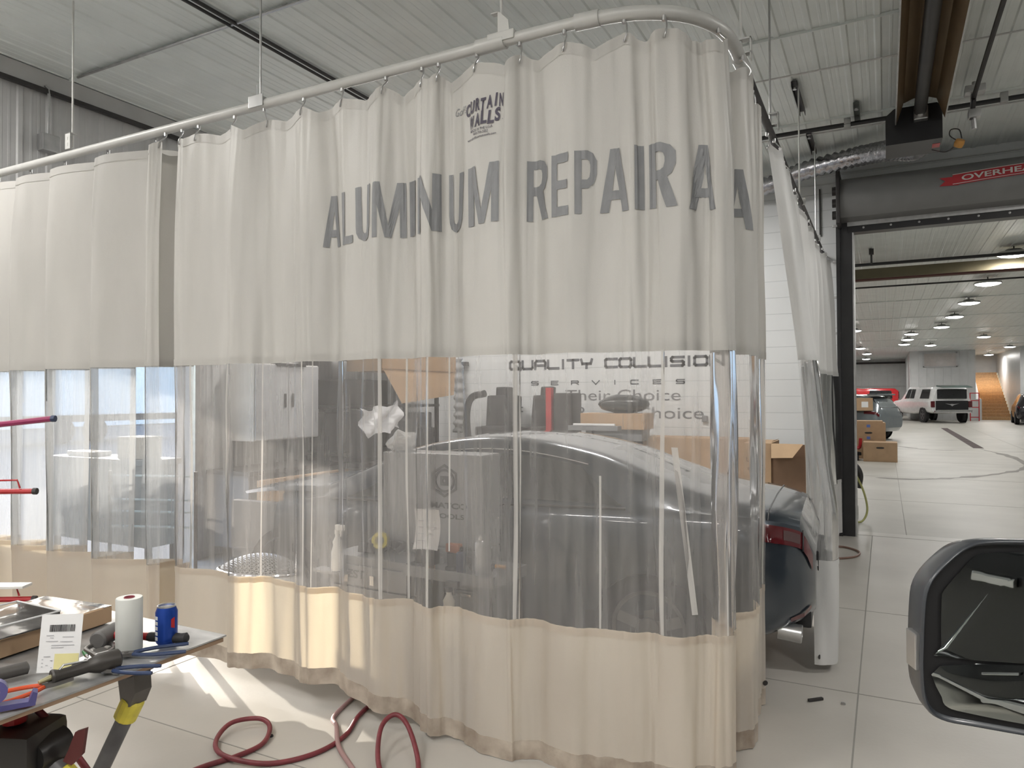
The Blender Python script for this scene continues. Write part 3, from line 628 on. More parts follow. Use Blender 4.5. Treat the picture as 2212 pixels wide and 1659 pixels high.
def ring_quads(o, i): return [[o[k], o[k+1], i[k+1], i[k]] for k in range(len(o)-1)]
UO = [(0, .28), (.03, .15), (.14, .05), (.32, .0), (.5, -.015), (.68, 0), (.86, .05), (.97, .15), (1, .28)]; UI = [(.29, .28), (.30, .20), (.35, .155), (.42, .13), (.5, .125), (.58, .13), (.65, .155), (.70, .20), (.71, .28)]
R4 = lambda x0, x1, y0, y1: [(x0, y0), (x1, y0), (x1, y1), (x0, y1)]
GLYPH = {'A': [[(0, 0), (.26, 0), (.60, 1), (.33, 1)], [(.74, 0), (1, 0), (.67, 1), (.40, 1)], [(.22, .20), (.78, .20), (.72, .34), (.28, .34)]],
 'L': [R4(0, .32, 0, 1), R4(.32, 1, 0, .15)], 'I': [R4(0, 1, 0, 1)], 'E': [R4(0, .32, 0, 1), R4(.32, 1, 0, .15), R4(.32, .94, .43, .57), R4(.32, 1, .85, 1)],
 'U': [R4(0, .29, .28, 1), R4(.71, 1, .28, 1)]+ring_quads(UO, UI),
 'M': [R4(0, .21, 0, 1), R4(.79, 1, 0, 1), [(.41, 0), (.57, 0), (.27, 1), (.05, 1)], [(.43, 0), (.59, 0), (.95, 1), (.73, 1)]],
 'N': [R4(0, .27, 0, 1), R4(.73, 1, 0, 1), [(.70, 0), (.98, 0), (.30, 1), (.02, 1)]],
 'P': [R4(0, .3, 0, 1)]+ring_quads(*RB(.40)), 'R': [R4(0, .3, 0, 1)]+ring_quads(*RB(.43))+[[(.72, 0), (1.04, 0), (.74, .50), (.42, .45)]]}
def glyph(bm, ch, fn, nu=4, nv=10):
    for (a, b_, c, d) in GLYPH[ch]:
        G = [[bm.verts.new(fn((a[0]*(1-i/nu)+b_[0]*i/nu)*(1-j/nv)+(d[0]*(1-i/nu)+c[0]*i/nu)*j/nv, (a[1]*(1-i/nu)+b_[1]*i/nu)*(1-j/nv)+(d[1]*(1-i/nu)+c[1]*i/nu)*j/nv)) for i in range(nu+1)] for j in range(nv+1)]
        for j in range(nv):
            for i in range(nu): bm.faces.new((G[j][i], G[j][i+1], G[j+1][i+1], G[j+1][i]))
bmw = B()
for ch, xa, xb in WORD: glyph(bmw, ch, on_curtain(xa, xb, 2.445, 2.722))
glyph(bmw, 'A', on_t(7*39.4, 7*42.0, 2.43, 2.71)); glyph(bmw, 'R', on_t(7*44.6, 7*45.7, 2.43, 2.71)); glyph(bmw, 'E', on_t(7*46.0, 7*47.2, 2.43, 2.71)); glyph(bmw, 'A', on_t(7*48.0, 7*50.0, 2.425, 2.705))
link('printed_letters', bmw, M_ink, cm)
lg = B()
for s_, xa, xb, za, zb, sh in (('CURTAIN', -1.745, -1.545, 2.975, 3.035, .15), ('WALLS', -1.722, -1.562, 2.905, 2.967, .12)):
    n_ = len(s_)
    for k, ch in enumerate(s_):
        a_ = xa+(xb-xa)*k/n_; c_ = xa+(xb-xa)*(k+.92)/n_; dz = .004*((k*37) % 3-1); 
        if ch == 'I': a_ += .006; c_ -= .006
        place_text(ch, on_curtain(a_, c_, za+dz+.006*k/n_, zb+dz+.010*k/n_), bold=.042, shear=sh if k % 2 else sh*.4, sub=1, bm_out=lg)
link('logo_print', lg, M_logo, cm)
lg = B(); place_text("Goff's", on_curtain(-1.815, -1.742, 2.998, 3.035), shear=.5, bold=-.004, sub=1, bm_out=lg)
link('script_print', lg, M_ink, cm)
lg = B()
place_text('MADE IN THE U.S.A.', on_curtain(-1.715, -1.60, 2.886, 2.898), bold=.01, sub=0, bm_out=lg)
place_text('800-716-3252', on_curtain(-1.695, -1.622, 2.869, 2.881), bold=.01, sub=0, bm_out=lg)
place_text('www.goffscurtainwalls.com', on_curtain(-1.735, -1.585, 2.848, 2.862), bold=.01, sub=0, bm_out=lg)
link('small_print', lg, M_logo, cm)
lg = B(); place_text('TM', on_curtain(-1.556, -1.546, 2.915, 2.919), sub=0, bm_out=lg); link('small_print', lg, M_logo, cm)
# grommets at the free bottom corner
b = B(); p = cvM.at(nM-1.2, .12, .004); lathe(b, [(0, 0), (.012, 0), (.014, .003), (0, .004)], align(p, p+Vector((.5, -.85, 0))), 12); link('grommet', b, M_blk, cm)

# --- right side sheet: bunched, pushed outwards by the car's tail
ctrlR, railR = [], []
y = 4.66; k = 0
pts = [(-.63, 4.68), (-.575, 4.70), (-.56, 4.80), (-.60, 4.92), (-.66, 4.99), (-.64, 5.10), (-.575, 5.22), (-.585, 5.42), (-.66, 5.55), (-.655, 5.7), (-.58, 5.85), (-.59, 6.1), (-.66, 6.25), (-.64, 6.4), (-.57, 6.6), (-.60, 6.85), (-.66, 6.95), (-.60, 7.15), (-.57, 7.35), (-.66, 7.55), (-.61, 7.8), (-.57, 8.0), (-.64, 8.2), (-.57, 8.45), (-.55, 8.7), (-.60, 8.9), (-.52, 9.15)]
def flareR(t, z):
    k = min(1, max(0, (3.25-z)/2.3)); T = [(0, .24), (.06, .30), (.13, .32), (.3, .22), (.42, .10), (.6, .05), (1, .07)]
    for (a, p), (c, q) in zip(T, T[1:]):
        if a <= t <= c: g = p+(q-p)*(t-a)/(c-a); break
    return (g*k**.9, -.06*k*max(0, 1-t*5))
cvR = Curtain(pts, [(-.63+(x+.62)*.35, y) for x, y in pts], K=6, seed=29, wob=.012, topA=.5, flare=flareR, hem=lambda x: .05)
nR = cvR.n-1
cr = hang('bay_curtain', 'bunched white side curtain beyond the dark car tail, reaching the front wall', cvR, (M_clothR, M_clearR, M_clothR, M_clothR), hooks=[nR*k/12 for k in range(13)], ztop=3.22, zs=1.86, zl=.66)
b = B(); p = cvR.at(1.5, .1, .004); lathe(b, [(0, 0), (.012, 0), (.014, .003), (0, .004)], align(p, p+Vector((.9, -.4, 0))), 12); link('grommet', b, M_blk, cr)

# ================================================================== VEHICLES
def cat4(p0, p1, p2, p3, t): return .5*((2*p1)+(p2-p0)*t+(2*p0-5*p1+4*p2-p3)*t*t+(3*p1-p0-3*p2+p3)*t**3)
class Car:
    """stations: (l, half width, underside z, belt z, roof z, roof half width); l runs forward along +Y, x is the side"""
    PV = 9
    def __init__(s, st): s.st = st
    def sec(s, l):
        st = s.st; i = 0
        while i < len(st)-2 and l > st[i+1][0]: i += 1
        t = (l-st[i][0])/(st[i+1][0]-st[i][0]); t = max(0, min(1, t))
        g = lambda k: st[max(0, min(len(st)-1, k))]
        return [cat4(g(i-1)[k], g(i)[k], g(i+1)[k], g(i+2)[k], t) if k else l for k in range(6)]
    def prof(s, l):
        _, w, zb, zt, zr, wr = s.sec(l)
        return [(0, zb), (w*.84, zb), (w*.965, zb+.09), (w, zb+(zt-zb)*.5), (w*.99, zt-.10), (w*.945, zt), (wr+.02, zr-.075), (wr*.86, zr-.015), (0, zr)]
    def P(s, l, v, off=0., side=1):
        pr = s.prof(l); v = max(0, min(7.9999, v)); i = int(v); t = v-i
        g = lambda k: pr[max(0, min(8, k))]
        p0, p1, p2, p3 = g(i-1), g(i), g(i+1), g(i+2)
        x = cat4(p0[0], p1[0], p2[0], p3[0], t)*.5+(p1[0]*(1-t)+p2[0]*t)*.5; z = cat4(p0[1], p1[1], p2[1], p3[1], t)*.5+(p1[1]*(1-t)+p2[1]*t)*.5
        if off:
            n = Vector((p2[1]-p1[1], 0, -(p2[0]-p1[0]))); n.normalize(); x += n.x*off; z += n.z*off
        return Vector((side*x, l, z))
    def body(s, l0, l1, n=36, v0=0, v1=8, nv=32, cap=True):
        b = B(); rows = []
        for i in range(n+1):
            l = l0+(l1-l0)*i/n; R_ = [s.P(l, v0+(v1-v0)*j/nv) for j in range(nv+1)]
            L_ = [Vector((-p.x, p.y, p.z)) for p in R_[1:-1]][::-1] if v1 == 8 else []
            rows.append([b.verts.new(p) for p in R_+L_])
        m = len(rows[0])
        for a, c in zip(rows, rows[1:]):
            for k in range(m): b.faces.new((a[k], a[(k+1) % m], c[(k+1) % m], c[k]))
        if cap: b.faces.new(rows[0][::-1]); b.faces.new(rows[-1])
        return b
    def patch(s, l0, l1, v0, v1, off=.006, side=1, n=10, nv=6, skew=0., thick=.01, topin=(0, 0)):
        b = B(); G = []
        for j in range(nv+1):
            f = j/nv; a = l0+topin[0]*f; c = l1+topin[1]*f
            G.append([b.verts.new(s.P(a+(c-a)*i/n+skew*f, v0+(v1-v0)*f, off, side)) for i in range(n+1)])
        for j in range(nv):
            for i in range(n): b.faces.new((G[j][i], G[j][i+1], G[j+1][i+1], G[j+1][i]))
        return b
M_glassD = mat('dark_car_glass', (.02, .022, .025), .06, coat=.6, var=.05)
M_tail = mat('tail_light_red', (.10, .006, .010), .12, coat=1)
M_tailc = mat('tail_light_clear', (.09, .045, .045), .15, coat=1)
M_rim = mat('alloy_rim', (.16, .16, .165), .4, .6)
def wheel(parent, x, y, r, side):
    w = link('wheel', (lambda b: (lathe(b, [(0, -.10), (r*.62, -.10), (r*.93, -.105), (r, -.07), (r, .07), (r*.93, .105), (r*.66, .10), (r*.64, .06), (0, .06)], TRS((x, y, r), 0, 0, side*pi/2), 32), b)[1])(B()), M_rub, parent, smooth=1)
    b = B(); mt = TRS((x+side*.07, y, r), 0, 0, side*pi/2)
    lathe(b, [(r*.65, -.02), (r*.65, .03), (r*.58, .025), (r*.56, -.01)], mt, 28); lathe(b, [(0, 0), (.07, 0), (.06, .03), (0, .032)], mt, 16)
    for k in range(5):
        a = k*2*pi/5; box(b, .03, r*.6, -.03, .03, -.005, .018, 0, mt @ Matrix.Rotation(a, 4, 'Z'))
    link('rim', b, M_rim, w)
def arch(cv, parent, y, r, side, wd):
    b = B(); lathe(b, [(0, 0), (r*1.13, 0), (r*1.16, .012), (0, .014)], TRS((side*(wd-.03), y, r*1.0), 0, 0, side*pi/2), 32); link('wheel_arch', b, M_rub, parent)

# --- the dark saloon in the bay, nose parts removed, bonnet just lifted
M_maz = mat('slate_blue_metallic', (.045, .058, .075), .28, .45, coat=1., var=.04)
car = thing('sedan', 'dark slate blue saloon car behind the clear curtain, tail poking past it', 'car', (-.385, 4.90, 0), pi/2+radians(3))
ST = [(0, .60, .44, .76, .80, .50), (.05, .70, .40, .91, .95, .62), (.22, .83, .33, .965, 1.01, .68), (.55, .88, .23, .985, 1.06, .68), (.85, .90, .2, .985, 1.15, .64), (1.25, .9, .2, .98, 1.29, .585), (1.75, .9, .2, .97, 1.375, .56), (2.2, .9, .2, .955, 1.375, .56), (2.65, .9, .2, .94, 1.29, .58), (3.05, .9, .2, .93, 1.12, .66), (3.4, .885, .2, .91, .985, .74), (3.62, .87, .22, .88, .955, .76)]
cz = Car(ST)
link('body', cz.body(0, 3.62, 48), M_maz, car, smooth=1)
for s in (-1, 1):
    link('side_window', cz.patch(1.02, 1.92, 5.12, 5.86, .006, s, 14, topin=(.33, -.02)), M_glassD, car, smooth=1)
    link('side_window', cz.patch(1.97, 3.0, 5.12, 5.86, .006, s, 14, topin=(.0, -.42)), M_glassD, car, smooth=1)
    wd = .9
    arch(cz, car, .86, .33, s, wd+.002); wheel(car, s*.80, .86, .33, s)
    arch(cz, car, 3.48, .33, s, wd-.01); wheel(car, s*.79, 3.48, .33, s)
    tl = link('tail_light', cz.patch(.010, .30, 3.95, 4.72, .010, s, 12), M_tail, car, smooth=1)
    link('lens', cz.patch(.07, .15, 4.1, 4.55, .014, s, 8), M_tailc, tl, smooth=1)
    b = B(); tube(b, [cz.P(l, 5.0, .008, s) for l in [1.0+k*.1 for k in range(22)]], .008, 6); link('window_trim', b, M_chrome if False else M_dark, car)
    b = B(); tube(b, [cz.P(l, 5.93, .006, s) for l in [1.3+k*.1 for k in range(14)]], .006, 6); link('roof_trim', b, M_chrome, car)
    b = B(); lathe(b, [(.048, 0), (.05, .12), (.045, .125), (.04, .1), (.038, .02)], TRS((s*.66, .19, .345), 0, pi/2+.08), 24); link('exhaust_tip', b, M_zinc, car, smooth=1)
    link('reflector', cz.patch(.02, .12, 1.5, 1.75, .008, s, 6, nv=3), M_tail, car)
    b = B(); tube(b, [cz.P(.055+.0*q, 3.9+q*.12, .014, s) for q in range(9)], .005, 5); link('lamp_seam', b, M_dark, car)
b = B(); G = [[b.verts.new(Vector((sx*(.5-.0*j)*1.0, .62+j*.16, cz.P(.62+j*.16, 8).z+.008-abs(sx)*.03))) for sx in (-1, -.5, 0, .5, 1)] for j in range(5)]
for j in range(4):
    for i in range(4): b.faces.new((G[j][i], G[j][i+1], G[j+1][i+1], G[j+1][i]))
link('rear_window', b, M_glassD, car, smooth=1)
b = B(); G = [[b.verts.new(Vector((sx*(.56), 2.72+j*.12, cz.P(2.72+j*.12, 8).z+.008-abs(sx)*.03))) for sx in (-1, -.5, 0, .5, 1)] for j in range(6)]
for j in range(5):
    for i in range(4): b.faces.new((G[j][i], G[j][i+1], G[j+1][i+1], G[j+1][i]))
link('windscreen', b, M_glassD, car, smooth=1)
b = B(); box(b, -.27, .27, -.012, .01, .60, .72, .01); link('licence_plate_recess', b, M_dark, car)
b = B(); box(b, -.56, .56, .02, .16, .34, .44, .02); link('diffuser', b, M_dark, car)
b = B(); tube(b, [cz.P(.235, v, .003, 1) for v in [5+k*.25 for k in range(13)]]+[cz.P(.235, 8-k*.25, .003, -1) for k in range(13)], .004, 4); link('boot_seam', b, M_dark, car)
# bonnet: a thin raised panel, open at the nose
b = B(); top = []; bot = []
for j in range(9):
    f = j/8; l = 3.30+.92*f; wv = .74-.10*f-.1*f**4; z = 1.0-.02*f-.09*f*f; 
    top.append([b.verts.new((x*wv, l, z+.035*(1-x*x)+(.0 if j else -.0))) for x in (-1, -.6, 0, .6, 1)])
    bot.append([b.verts.new((x*wv*.97, l, z+.035*(1-x*x)-.05*(1-f*.6))) for x in (-1, -.6, 0, .6, 1)])
for j in range(8):
    for i in range(4):
        b.faces.new((top[j][i], top[j][i+1], top[j+1][i+1], top[j+1][i])); b.faces.new((bot[j][i], bot[j+1][i], bot[j+1][i+1], bot[j][i+1]))
    for i in (0, 4): b.faces.new((top[j][i], top[j+1][i], bot[j+1][i], bot[j][i]))
for j in (0, 8):
    for i in range(4): b.faces.new((top[j][i], top[j][i+1], bot[j][i+1], bot[j][i]))
link('bonnet', b, mat('pale_bonnet_paint', (.30, .34, .39), .3, .3, coat=1), car, smooth=1)
b = B(); box(b, -.55, .55, 3.6, 4.15, .3, .72, .05); box(b, -.3, .35, 3.55, 4.0, .6, .84, .04); box(b, -.68, -.5, 3.6, 4.1, .55, .78, .03); box(b, .42, .66, 3.7, 4.0, .5, .8, .03); link('engine_bay', b, M_rub, car)
b = B(); tube(b, smoothpath([(-.5, 3.7, .75), (-.3, 4.0, .85), (.2, 4.05, .8), (.4, 3.75, .83)], 5), .03, 8); link('intake_hose', b, M_blk, car, smooth=1)
b = B(); box(b, -.66, .66, 4.12, 4.2, .42, .5, .01); box(b, -.7, -.6, 3.5, 4.2, .4, .48, .01); box(b, .6, .7, 3.5, 4.2, .4, .48, .01); link('front_crossmember', b, M_greybox, car)
b = B(); lathe(b, [(0, 0), (.05, 0), (.055, .1), (.03, .12), (.03, .14), (0, .14)], TRS((.45, 3.85, .78)), 14); link('fluid_cap', b, M_yel, car)
b = B(); box(b, -.79, -.72, 3.66, 4.12, .5, .86, .01); link('inner_wing', b, M_greybox, car)

def simple_vehicle(name, label, loc, rz, sc, ST, paint, windows, wheels, wr, extra=None, cat_='car', L=None):
    t = thing(name, label, cat_, loc, rz); t.scale = (sc, sc, sc); c = Car(ST); L = L or ST[-1][0]
    link('body', c.body(0, L, 30), paint, t, smooth=1)
    for s in (-1, 1):
        for (a, d_, t0, t1) in windows: link('side_window', c.patch(a, d_, 5.12, 5.85, .008, s, 6, topin=(t0, t1)), M_glassD, t, smooth=1)
        for y in wheels:
            wd = c.sec(y)[1]; arch(c, t, y, wr, s, wd+.01); wheel(t, s*(wd-.09), y, wr, s)
    if extra: extra(t, c)
    return t
# pickup with topper: upright rear end
PK = [(0, .95, .55, 1.12, 1.74, .70), (.04, .98, .5, 1.16, 1.84, .74), (.3, 1.0, .5, 1.18, 1.88, .76), (1.7, 1.0, .5, 1.18, 1.88, .76), (1.95, 1.0, .45, 1.18, 1.86, .74), (2.3, 1.0, .42, 1.18, 1.90, .74), (3.4, 1.0, .42, 1.17, 1.88, .74), (3.9, 1.0, .42, 1.15, 1.5, .80), (4.15, 1.0, .42, 1.13, 1.22, .86), (5.1, .98, .45, 1.08, 1.15, .84), (5.35, .9, .5, .9, .98, .7)]
def ram_extra(t, c):
    b = B(); box(b, -.70, .70, -.06, .0, 1.24, 1.72, .03); link('rear_window', b, M_glassD, t)
    b = B(); box(b, -.76, .76, -.05, .0, .66, 1.14, .02); link('tailgate_opening', b, M_dark, t)
    b = B(); prism(b, [(-.62, 1.80), (-.60, 1.84), (-.02, 1.93), (0, 1.86)], 'x', -.72, .72); link('raised_hatch', b, mat('hatch_glass_green', (.10, .15, .14), .2), t)
    b = B(); box(b, -.86, .86, -.22, -.02, .52, .66, .03); link('bumper', b, M_chrome, t)
    b = B(); box(b, -.72, .72, -.62, -.05, .63, .68, .01); link('lowered_tailgate', b, M_galv, t)
    for s in (-1, 1):
        b = B(); box(b, s*.88-.10, s*.88+.08, -.03, .05, .80, 1.12, .02); link('tail_light', b, M_tail, t)
    b = B(); prism(b, [(-.34, 1.0), (-.1, .93), (0, .86), (.1, .93), (.34, 1.0), (.1, .97), (0, .98), (-.1, .97)], 'y', -.065, -.05); link('chrome_badge', b, M_chrome, t)
    b = B(); box(b, 1.0, 1.25, 3.35, 3.5, 1.15, 1.32, .03); link('door_mirror', b, M_dark, t)
simple_vehicle('pickup_truck', 'white pickup with raised topper hatch and lowered tailgate in the far hall', (3.30, 47.0, 0), radians(19), 1.10, PK, mat('white_car_paint', (.80, .81, .82), .25, coat=1), [(.35, 1.5, .08, -.06), (2.25, 2.8, .05, 0), (2.86, 3.55, 0, -.25)], (1.0, 4.5), .40, ram_extra, 'truck')
def red_extra(t, c):
    b = B(); box(b, -.66, .66, -.04, .0, 1.24, 1.68, .03); link('rear_window', b, M_glassD, t)
    b = B(); box(b, -.9, .9, -.2, -.02, .46, .66, .03); link('bumper', b, M_blk, t)
    b = B(); box(b, .93, 1.04, 4.3-.9, 4.5-.9, 1.1, 1.3, .02); link('door_mirror', b, M_dark, t)
simple_vehicle('pickup_truck', 'red pickup truck with a red topper beside the white pickup', (.80, 53.8, 0), radians(88), 1.08, PK, mat('red_car_paint', (.48, .015, .02), .25, coat=1), [(.3, 1.6, .08, -.06), (2.25, 2.8, .05, 0), (2.86, 3.55, 0, -.25)], (1.0, 4.5), .40, red_extra, 'truck')
SUV = [(0, .75, .45, .92, 1.0, .6), (.05, .84, .36, 1.02, 1.14, .64), (.2, .9, .3, 1.06, 1.38, .60), (.5, .93, .27, 1.07, 1.58, .62), (1.2, .94, .25, 1.06, 1.64, .64), (2.4, .94, .25, 1.04, 1.66, .64), (3.0, .94, .25, 1.02, 1.5, .68), (3.5, .93, .25, 1.0, 1.12, .78), (4.3, .88, .3, .92, 1.0, .74), (4.55, .7, .4, .7, .8, .6)]
def suv_extra(t, c):
    for s in (-1, 1): link('tail_light', c.patch(.02, .5, 3.9, 4.7, .012, s, 8), M_tail, t, smooth=1)
    b = B(); G = [[b.verts.new(Vector((x*(.58+.02*j), .10+j*.085-.02, 1.16+j*.10))) for x in (-1, 0, 1)] for j in range(5)]
    for j in range(4):
        for i in range(2): b.faces.new((G[j][i], G[j][i+1], G[j+1][i+1], G[j+1][i]))
    link('rear_window', b, M_glassD, t)
    b = B(); box(b, -.62, .62, .18, .55, 1.60, 1.65, .02); link('spoiler', b, mat('suv_grey_paint', (.22, .25, .27), .25, .4, coat=1), t)
simple_vehicle('suv_car', 'grey hatchback parked behind the brown cardboard boxes', (.20, 28.9, 0), radians(62), 1.0, SUV, mat('suv_grey_paint', (.22, .25, .27), .25, .4, coat=1), [(.6, 1.5, .15, 0), (1.56, 2.5, 0, 0), (2.56, 3.35, 0, -.4)], (.85, 3.6), .35, suv_extra)
def dk_extra(t, c):
    for s in (-1, 1): link('tail_light', c.patch(.02, .4, 3.9, 4.6, .012, s, 8), M_tail, t, smooth=1)
    b = B(); box(b, -.6, .6, -.02, .03, .45, .5, .01); link('blue_plate', b, M_blue, t)
simple_vehicle('dark_car', 'black car with red tail light at the foot of the stair wall', (7.0, 45.4, 0), radians(-4), 1.0, SUV, mat('black_car_paint', (.02, .018, .025), .2, .3, coat=1), [(.6, 1.5, .15, 0), (1.56, 2.5, 0, 0)], (.85, 3.6), .35, dk_extra)

# --- boxes in the hall by the doorway
def carton(name, label, loc, rz, sx, sy, sz, handle=True, flaps=False, tape=None, group=None, m=None):
    t = thing(name, label, 'box', loc, rz, group)
    b = B(); box(b, -sx/2, sx/2, -sy/2, sy/2, 0, sz, .006); link('carton', b, m or M_card, t)
    if handle:
        b = B(); pr = [(.06*cos(a)*(1)+(.03 if cos(a) > 0 else -.03), sz*.72+.022*sin(a)) for a in [k*pi/8 for k in range(16)]]; prism(b, pr, 'y', -sy/2-.003, -sy/2+.001); link('hand_hole', b, M_dark, t)
    if flaps: b = B(); box(b, -sx/2+.02, sx/2-.06, -sy/2+.01, sy/2-.02, sz, sz+.045, .004); link('lid_flap', b, m or M_card, t)
    if tape:
        for z in tape: b = B(); box(b, -.04, .04, -sy/2-.002, -sy/2, z, z+.07); link('blue_tape', b, mat('blue_tape', (.12, .2, .55), .5), t)
    return t
carton('cardboard_box', 'brown carton with oval hand hole on the hall floor, bottom of the pair', (-.12, 19.9, 0), 0, .74, .6, .47)
carton('cardboard_box', 'taped brown carton standing askew behind the lower carton', (-.40, 20.7, 0), .05, .78, .6, .92, True, True, tape=(.50, .80))
sbx = carton('cardboard_box', 'brown carton with white label perched on the grey hatchback tail', (-.72, 28.4, 1.06), .3, .55, .5, .45, False)
b = B(); box(b, -.1, .12, -.253, -.25, .12, .32); link('shipping_label', b, M_paper, sbx)
t = thing('hose_cart', 'black hose cart with a yellow green hose just behind the door guide', 'cart', (-.42, 10.45, 0))
b = B(); lathe(b, [(0, -.03), (.09, -.03), (.10, 0), (.09, .03), (0, .03)], TRS((.06, 0, .10), 0, 0, pi/2)); link('wheel', b, M_rub, t)
b = B(); tube(b, smoothpath([(.02, 0, .05), (.0, 0, .6), (.05, .0, .72), (.12, .0, .6), (.10, 0, .42)], 5), .035, 8); link('frame', b, M_blk, t, smooth=1)
b = B(); tube(b, smoothpath([(.06, -.05, .62), (.16, -.05, .38), (.20, -.1, .15), (.14, -.2, .02), (.02, -.25, .015)], 6), .013, 8); link('hose', b, mat('yellow_green_hose', (.42, .42, .16), .5), t, smooth=1)
b = B(); tube(b, smoothpath([(-.56, 8.45, .01), (-.42, 8.50, .01), (-.29, 8.38, .01), (-.25, 8.22, .01), (-.30, 8.02, .01), (-.44, 7.88, .01), (-.60, 7.85, .01)], 6), .011, 8)
tag(link('air_hose', b, mat('brown_hose', (.22, .13, .10), .5), smooth=1), 'thin brown hose loop lying on the floor below the front wall', 'hose')
b = B(); box(b, -.03, .03, -.01, .01, 0, .38, .003, TRS((-.63, 9.35, .92), 0, 0, .30)); box(b, -.03, .03, -.01, .01, -.92, 0, .003, TRS((-.63, 9.35, .92), 0, 0, .05)); tag(link('wood_strip', b, mat('stained_wood', (.33, .14, .08), .6)), 'reddish wooden strip leaning on the white front wall', 'board')
b = B(); box(b, -.045, .045, -.008, .008, 0, .014, .003, TRS((-.35, 4.2, .001), .75)); tag(link('metal_scrap', b, M_blk), 'small dark offcut lying on the open floor right of the curtain', 'scrap')
b = B(); lathe(b, [(0, 0), (.012, 0), (.010, .01), (0, .012)], TRS((-.215, 4.22, .001)), 8); tag(link('bolt_nut', b, M_zinc), 'tiny bolt on the floor right of the dark offcut', 'bolt')
b = B(); lathe(b, [(0, 0), (.012, 0), (.010, .008), (0, .01)], TRS((-2.66, 2.57, .001)), 8); tag(link('rubber_plug', b, M_rub), 'small dark plug on the floor above the hose coil', 'plug')
# hall clutter behind the guide
t = thing('parts_pile', 'dark car parts and trays heaped against the cartons', 'car parts', (-.85, 19.9, 0))
b = B(); box(b, -.3, .25, -.2, .2, 0, .12, .02); box(b, -.2, .3, -.1, .2, .12, .2, .02, TRS((0, 0, .0), .3)); link('tray', b, M_rub, t)
b = B(); tube(b, smoothpath([(-.3, 0, .2), (0, 0, .45), (.25, 0, .3), (.3, 0, .55)], 5), .04, 8); link('bent_pipe', b, M_red, t, smooth=1)
# red rack at the stair foot
t = thing('hand_truck', 'red steel rack standing between the white pickup and the stairs', 'rack', (4.75, 51.2, 0))
b = B()
for x in (-.2, .25): box(b, x-.025, x+.025, -.03, .03, 0, 1.7)
for z in (.2, .8, 1.2, 1.65): box(b, -.2, .25, -.02, .02, z, z+.05)
link('frame', b, M_red, t)
t = thing('ladder', 'grey step ladder leaning near the right stair wall', 'ladder', (7.3, 50.1, 0))
for x in (-.12, .2): b = B(); box(b, x-.025, x+.025, -.03, .03, 0, 2.0); link('rail', b, M_galv, t)
for k in range(6): b = B(); box(b, -.12, .2, -.025, .025, .28*k+.25, .28*k+.28); link('rung', b, M_galv, t)

# ================================================================== INSIDE THE BAY, BEHIND THE CLEAR CURTAIN
def lumps(bm, n, cx, cy, cz, sx, sy, sz, r0, r1, seed=0):
    rnd = random.Random(seed)
    for _ in range(n):
        r = rnd.uniform(r0, r1); m_ = TRS((cx+rnd.uniform(-sx, sx), cy+rnd.uniform(-sy, sy), cz+rnd.uniform(-sz, sz)), rnd.uniform(0, 6), rnd.uniform(-.6, .6), rnd.uniform(-.6, .6))
        if rnd.random() < .5: box(bm, -r, r, -r*.6, r*.6, -r*.5, r*.5, r*.12, m_)
        else: lathe(bm, [(0, -r*.6), (r*.5, -r*.6), (r*.55, r*.5), (r*.3, r*.6), (0, r*.6)], m_, 12)
# words on the front wall
STROKES = {'Q': [[(.9, 0), (.1, 0), (0, .15), (0, .85), (.1, 1), (.9, 1), (1, .85), (1, .15), (.9, 0)], [(.7, .3), (1.05, -.1)]], 'U': [[(0, 1), (0, .15), (.1, 0), (.9, 0), (1, .15), (1, 1)]],
 'A': [[(0, 0), (0, .75), (.12, 1), (.88, 1), (1, .75), (1, 0)], [(0, .4), (1, .4)]], 'L': [[(0, 1), (0, .12), (.1, 0), (1, 0)]], 'I': [[(.5, 0), (.5, 1)]], 'T': [[(0, 1), (1, 1)], [(.5, 1), (.5, 0)]],
 'Y': [[(0, 1), (.12, .5), (.88, .5), (1, 1)], [(.5, .5), (.5, 0)]], 'C': [[(1, 1), (.1, 1), (0, .85), (0, .15), (.1, 0), (1, 0)]], 'O': [[(.9, 0), (.1, 0), (0, .15), (0, .85), (.1, 1), (.9, 1), (1, .85), (1, .15), (.9, 0)]],
 'S': [[(1, 1), (.1, 1), (0, .85), (0, .62), (.1, .5), (.9, .5), (1, .38), (1, .12), (.9, 0), (0, 0)]], 'N': [[(0, 0), (0, 1), (1, 0), (1, 1)]], 'E': [[(1, 1), (0, 1), (0, 0), (1, 0)], [(0, .5), (.9, .5)]],
 'R': [[(0, 0), (0, 1), (.9, 1), (1, .85), (1, .6), (.9, .48), (0, .48)], [(.6, .48), (1, 0)]], 'V': [[(0, 1), (.5, 0), (1, 1)]]}
def stroke_word(word, x0, x1, z0, z1, y, th, gap=.28):
    b = B(); n = len(word); units = sum(.35 if c == 'I' else (.7 if c == ' ' else 1) for c in word)+gap*(n-1); k = (x1-x0)/units; x = x0
    for c in word:
        w = .35 if c == 'I' else (.7 if c == ' ' else 1)
        for ln in STROKES.get(c, []):
            pts = [(x+px*w*k, z0+pz*(z1-z0)) for px, pz in ln]
            for (ax, az), (bx, bz) in zip(pts, pts[1:]):
                d = Vector((bx-ax, bz-az)); L_ = d.length; d /= L_; e = d*th*.5; nx = Vector((-d.y, d.x))*th*.5
                b.faces.new([b.verts.new((q.x, y, q.y)) for q in (Vector((ax, az))-e-nx, Vector((bx, bz))+e-nx, Vector((bx, bz))+e+nx, Vector((ax, az))-e+nx)])
        x += (w+gap)*k
    return b
sg = thing('wall_lettering', 'grey QUALITY COLLISION SERVICES lettering on the white front wall', 'sign', (0, YW-.004, 0))
M_sgn = mat('slate_lettering', (.10, .105, .12), .5)
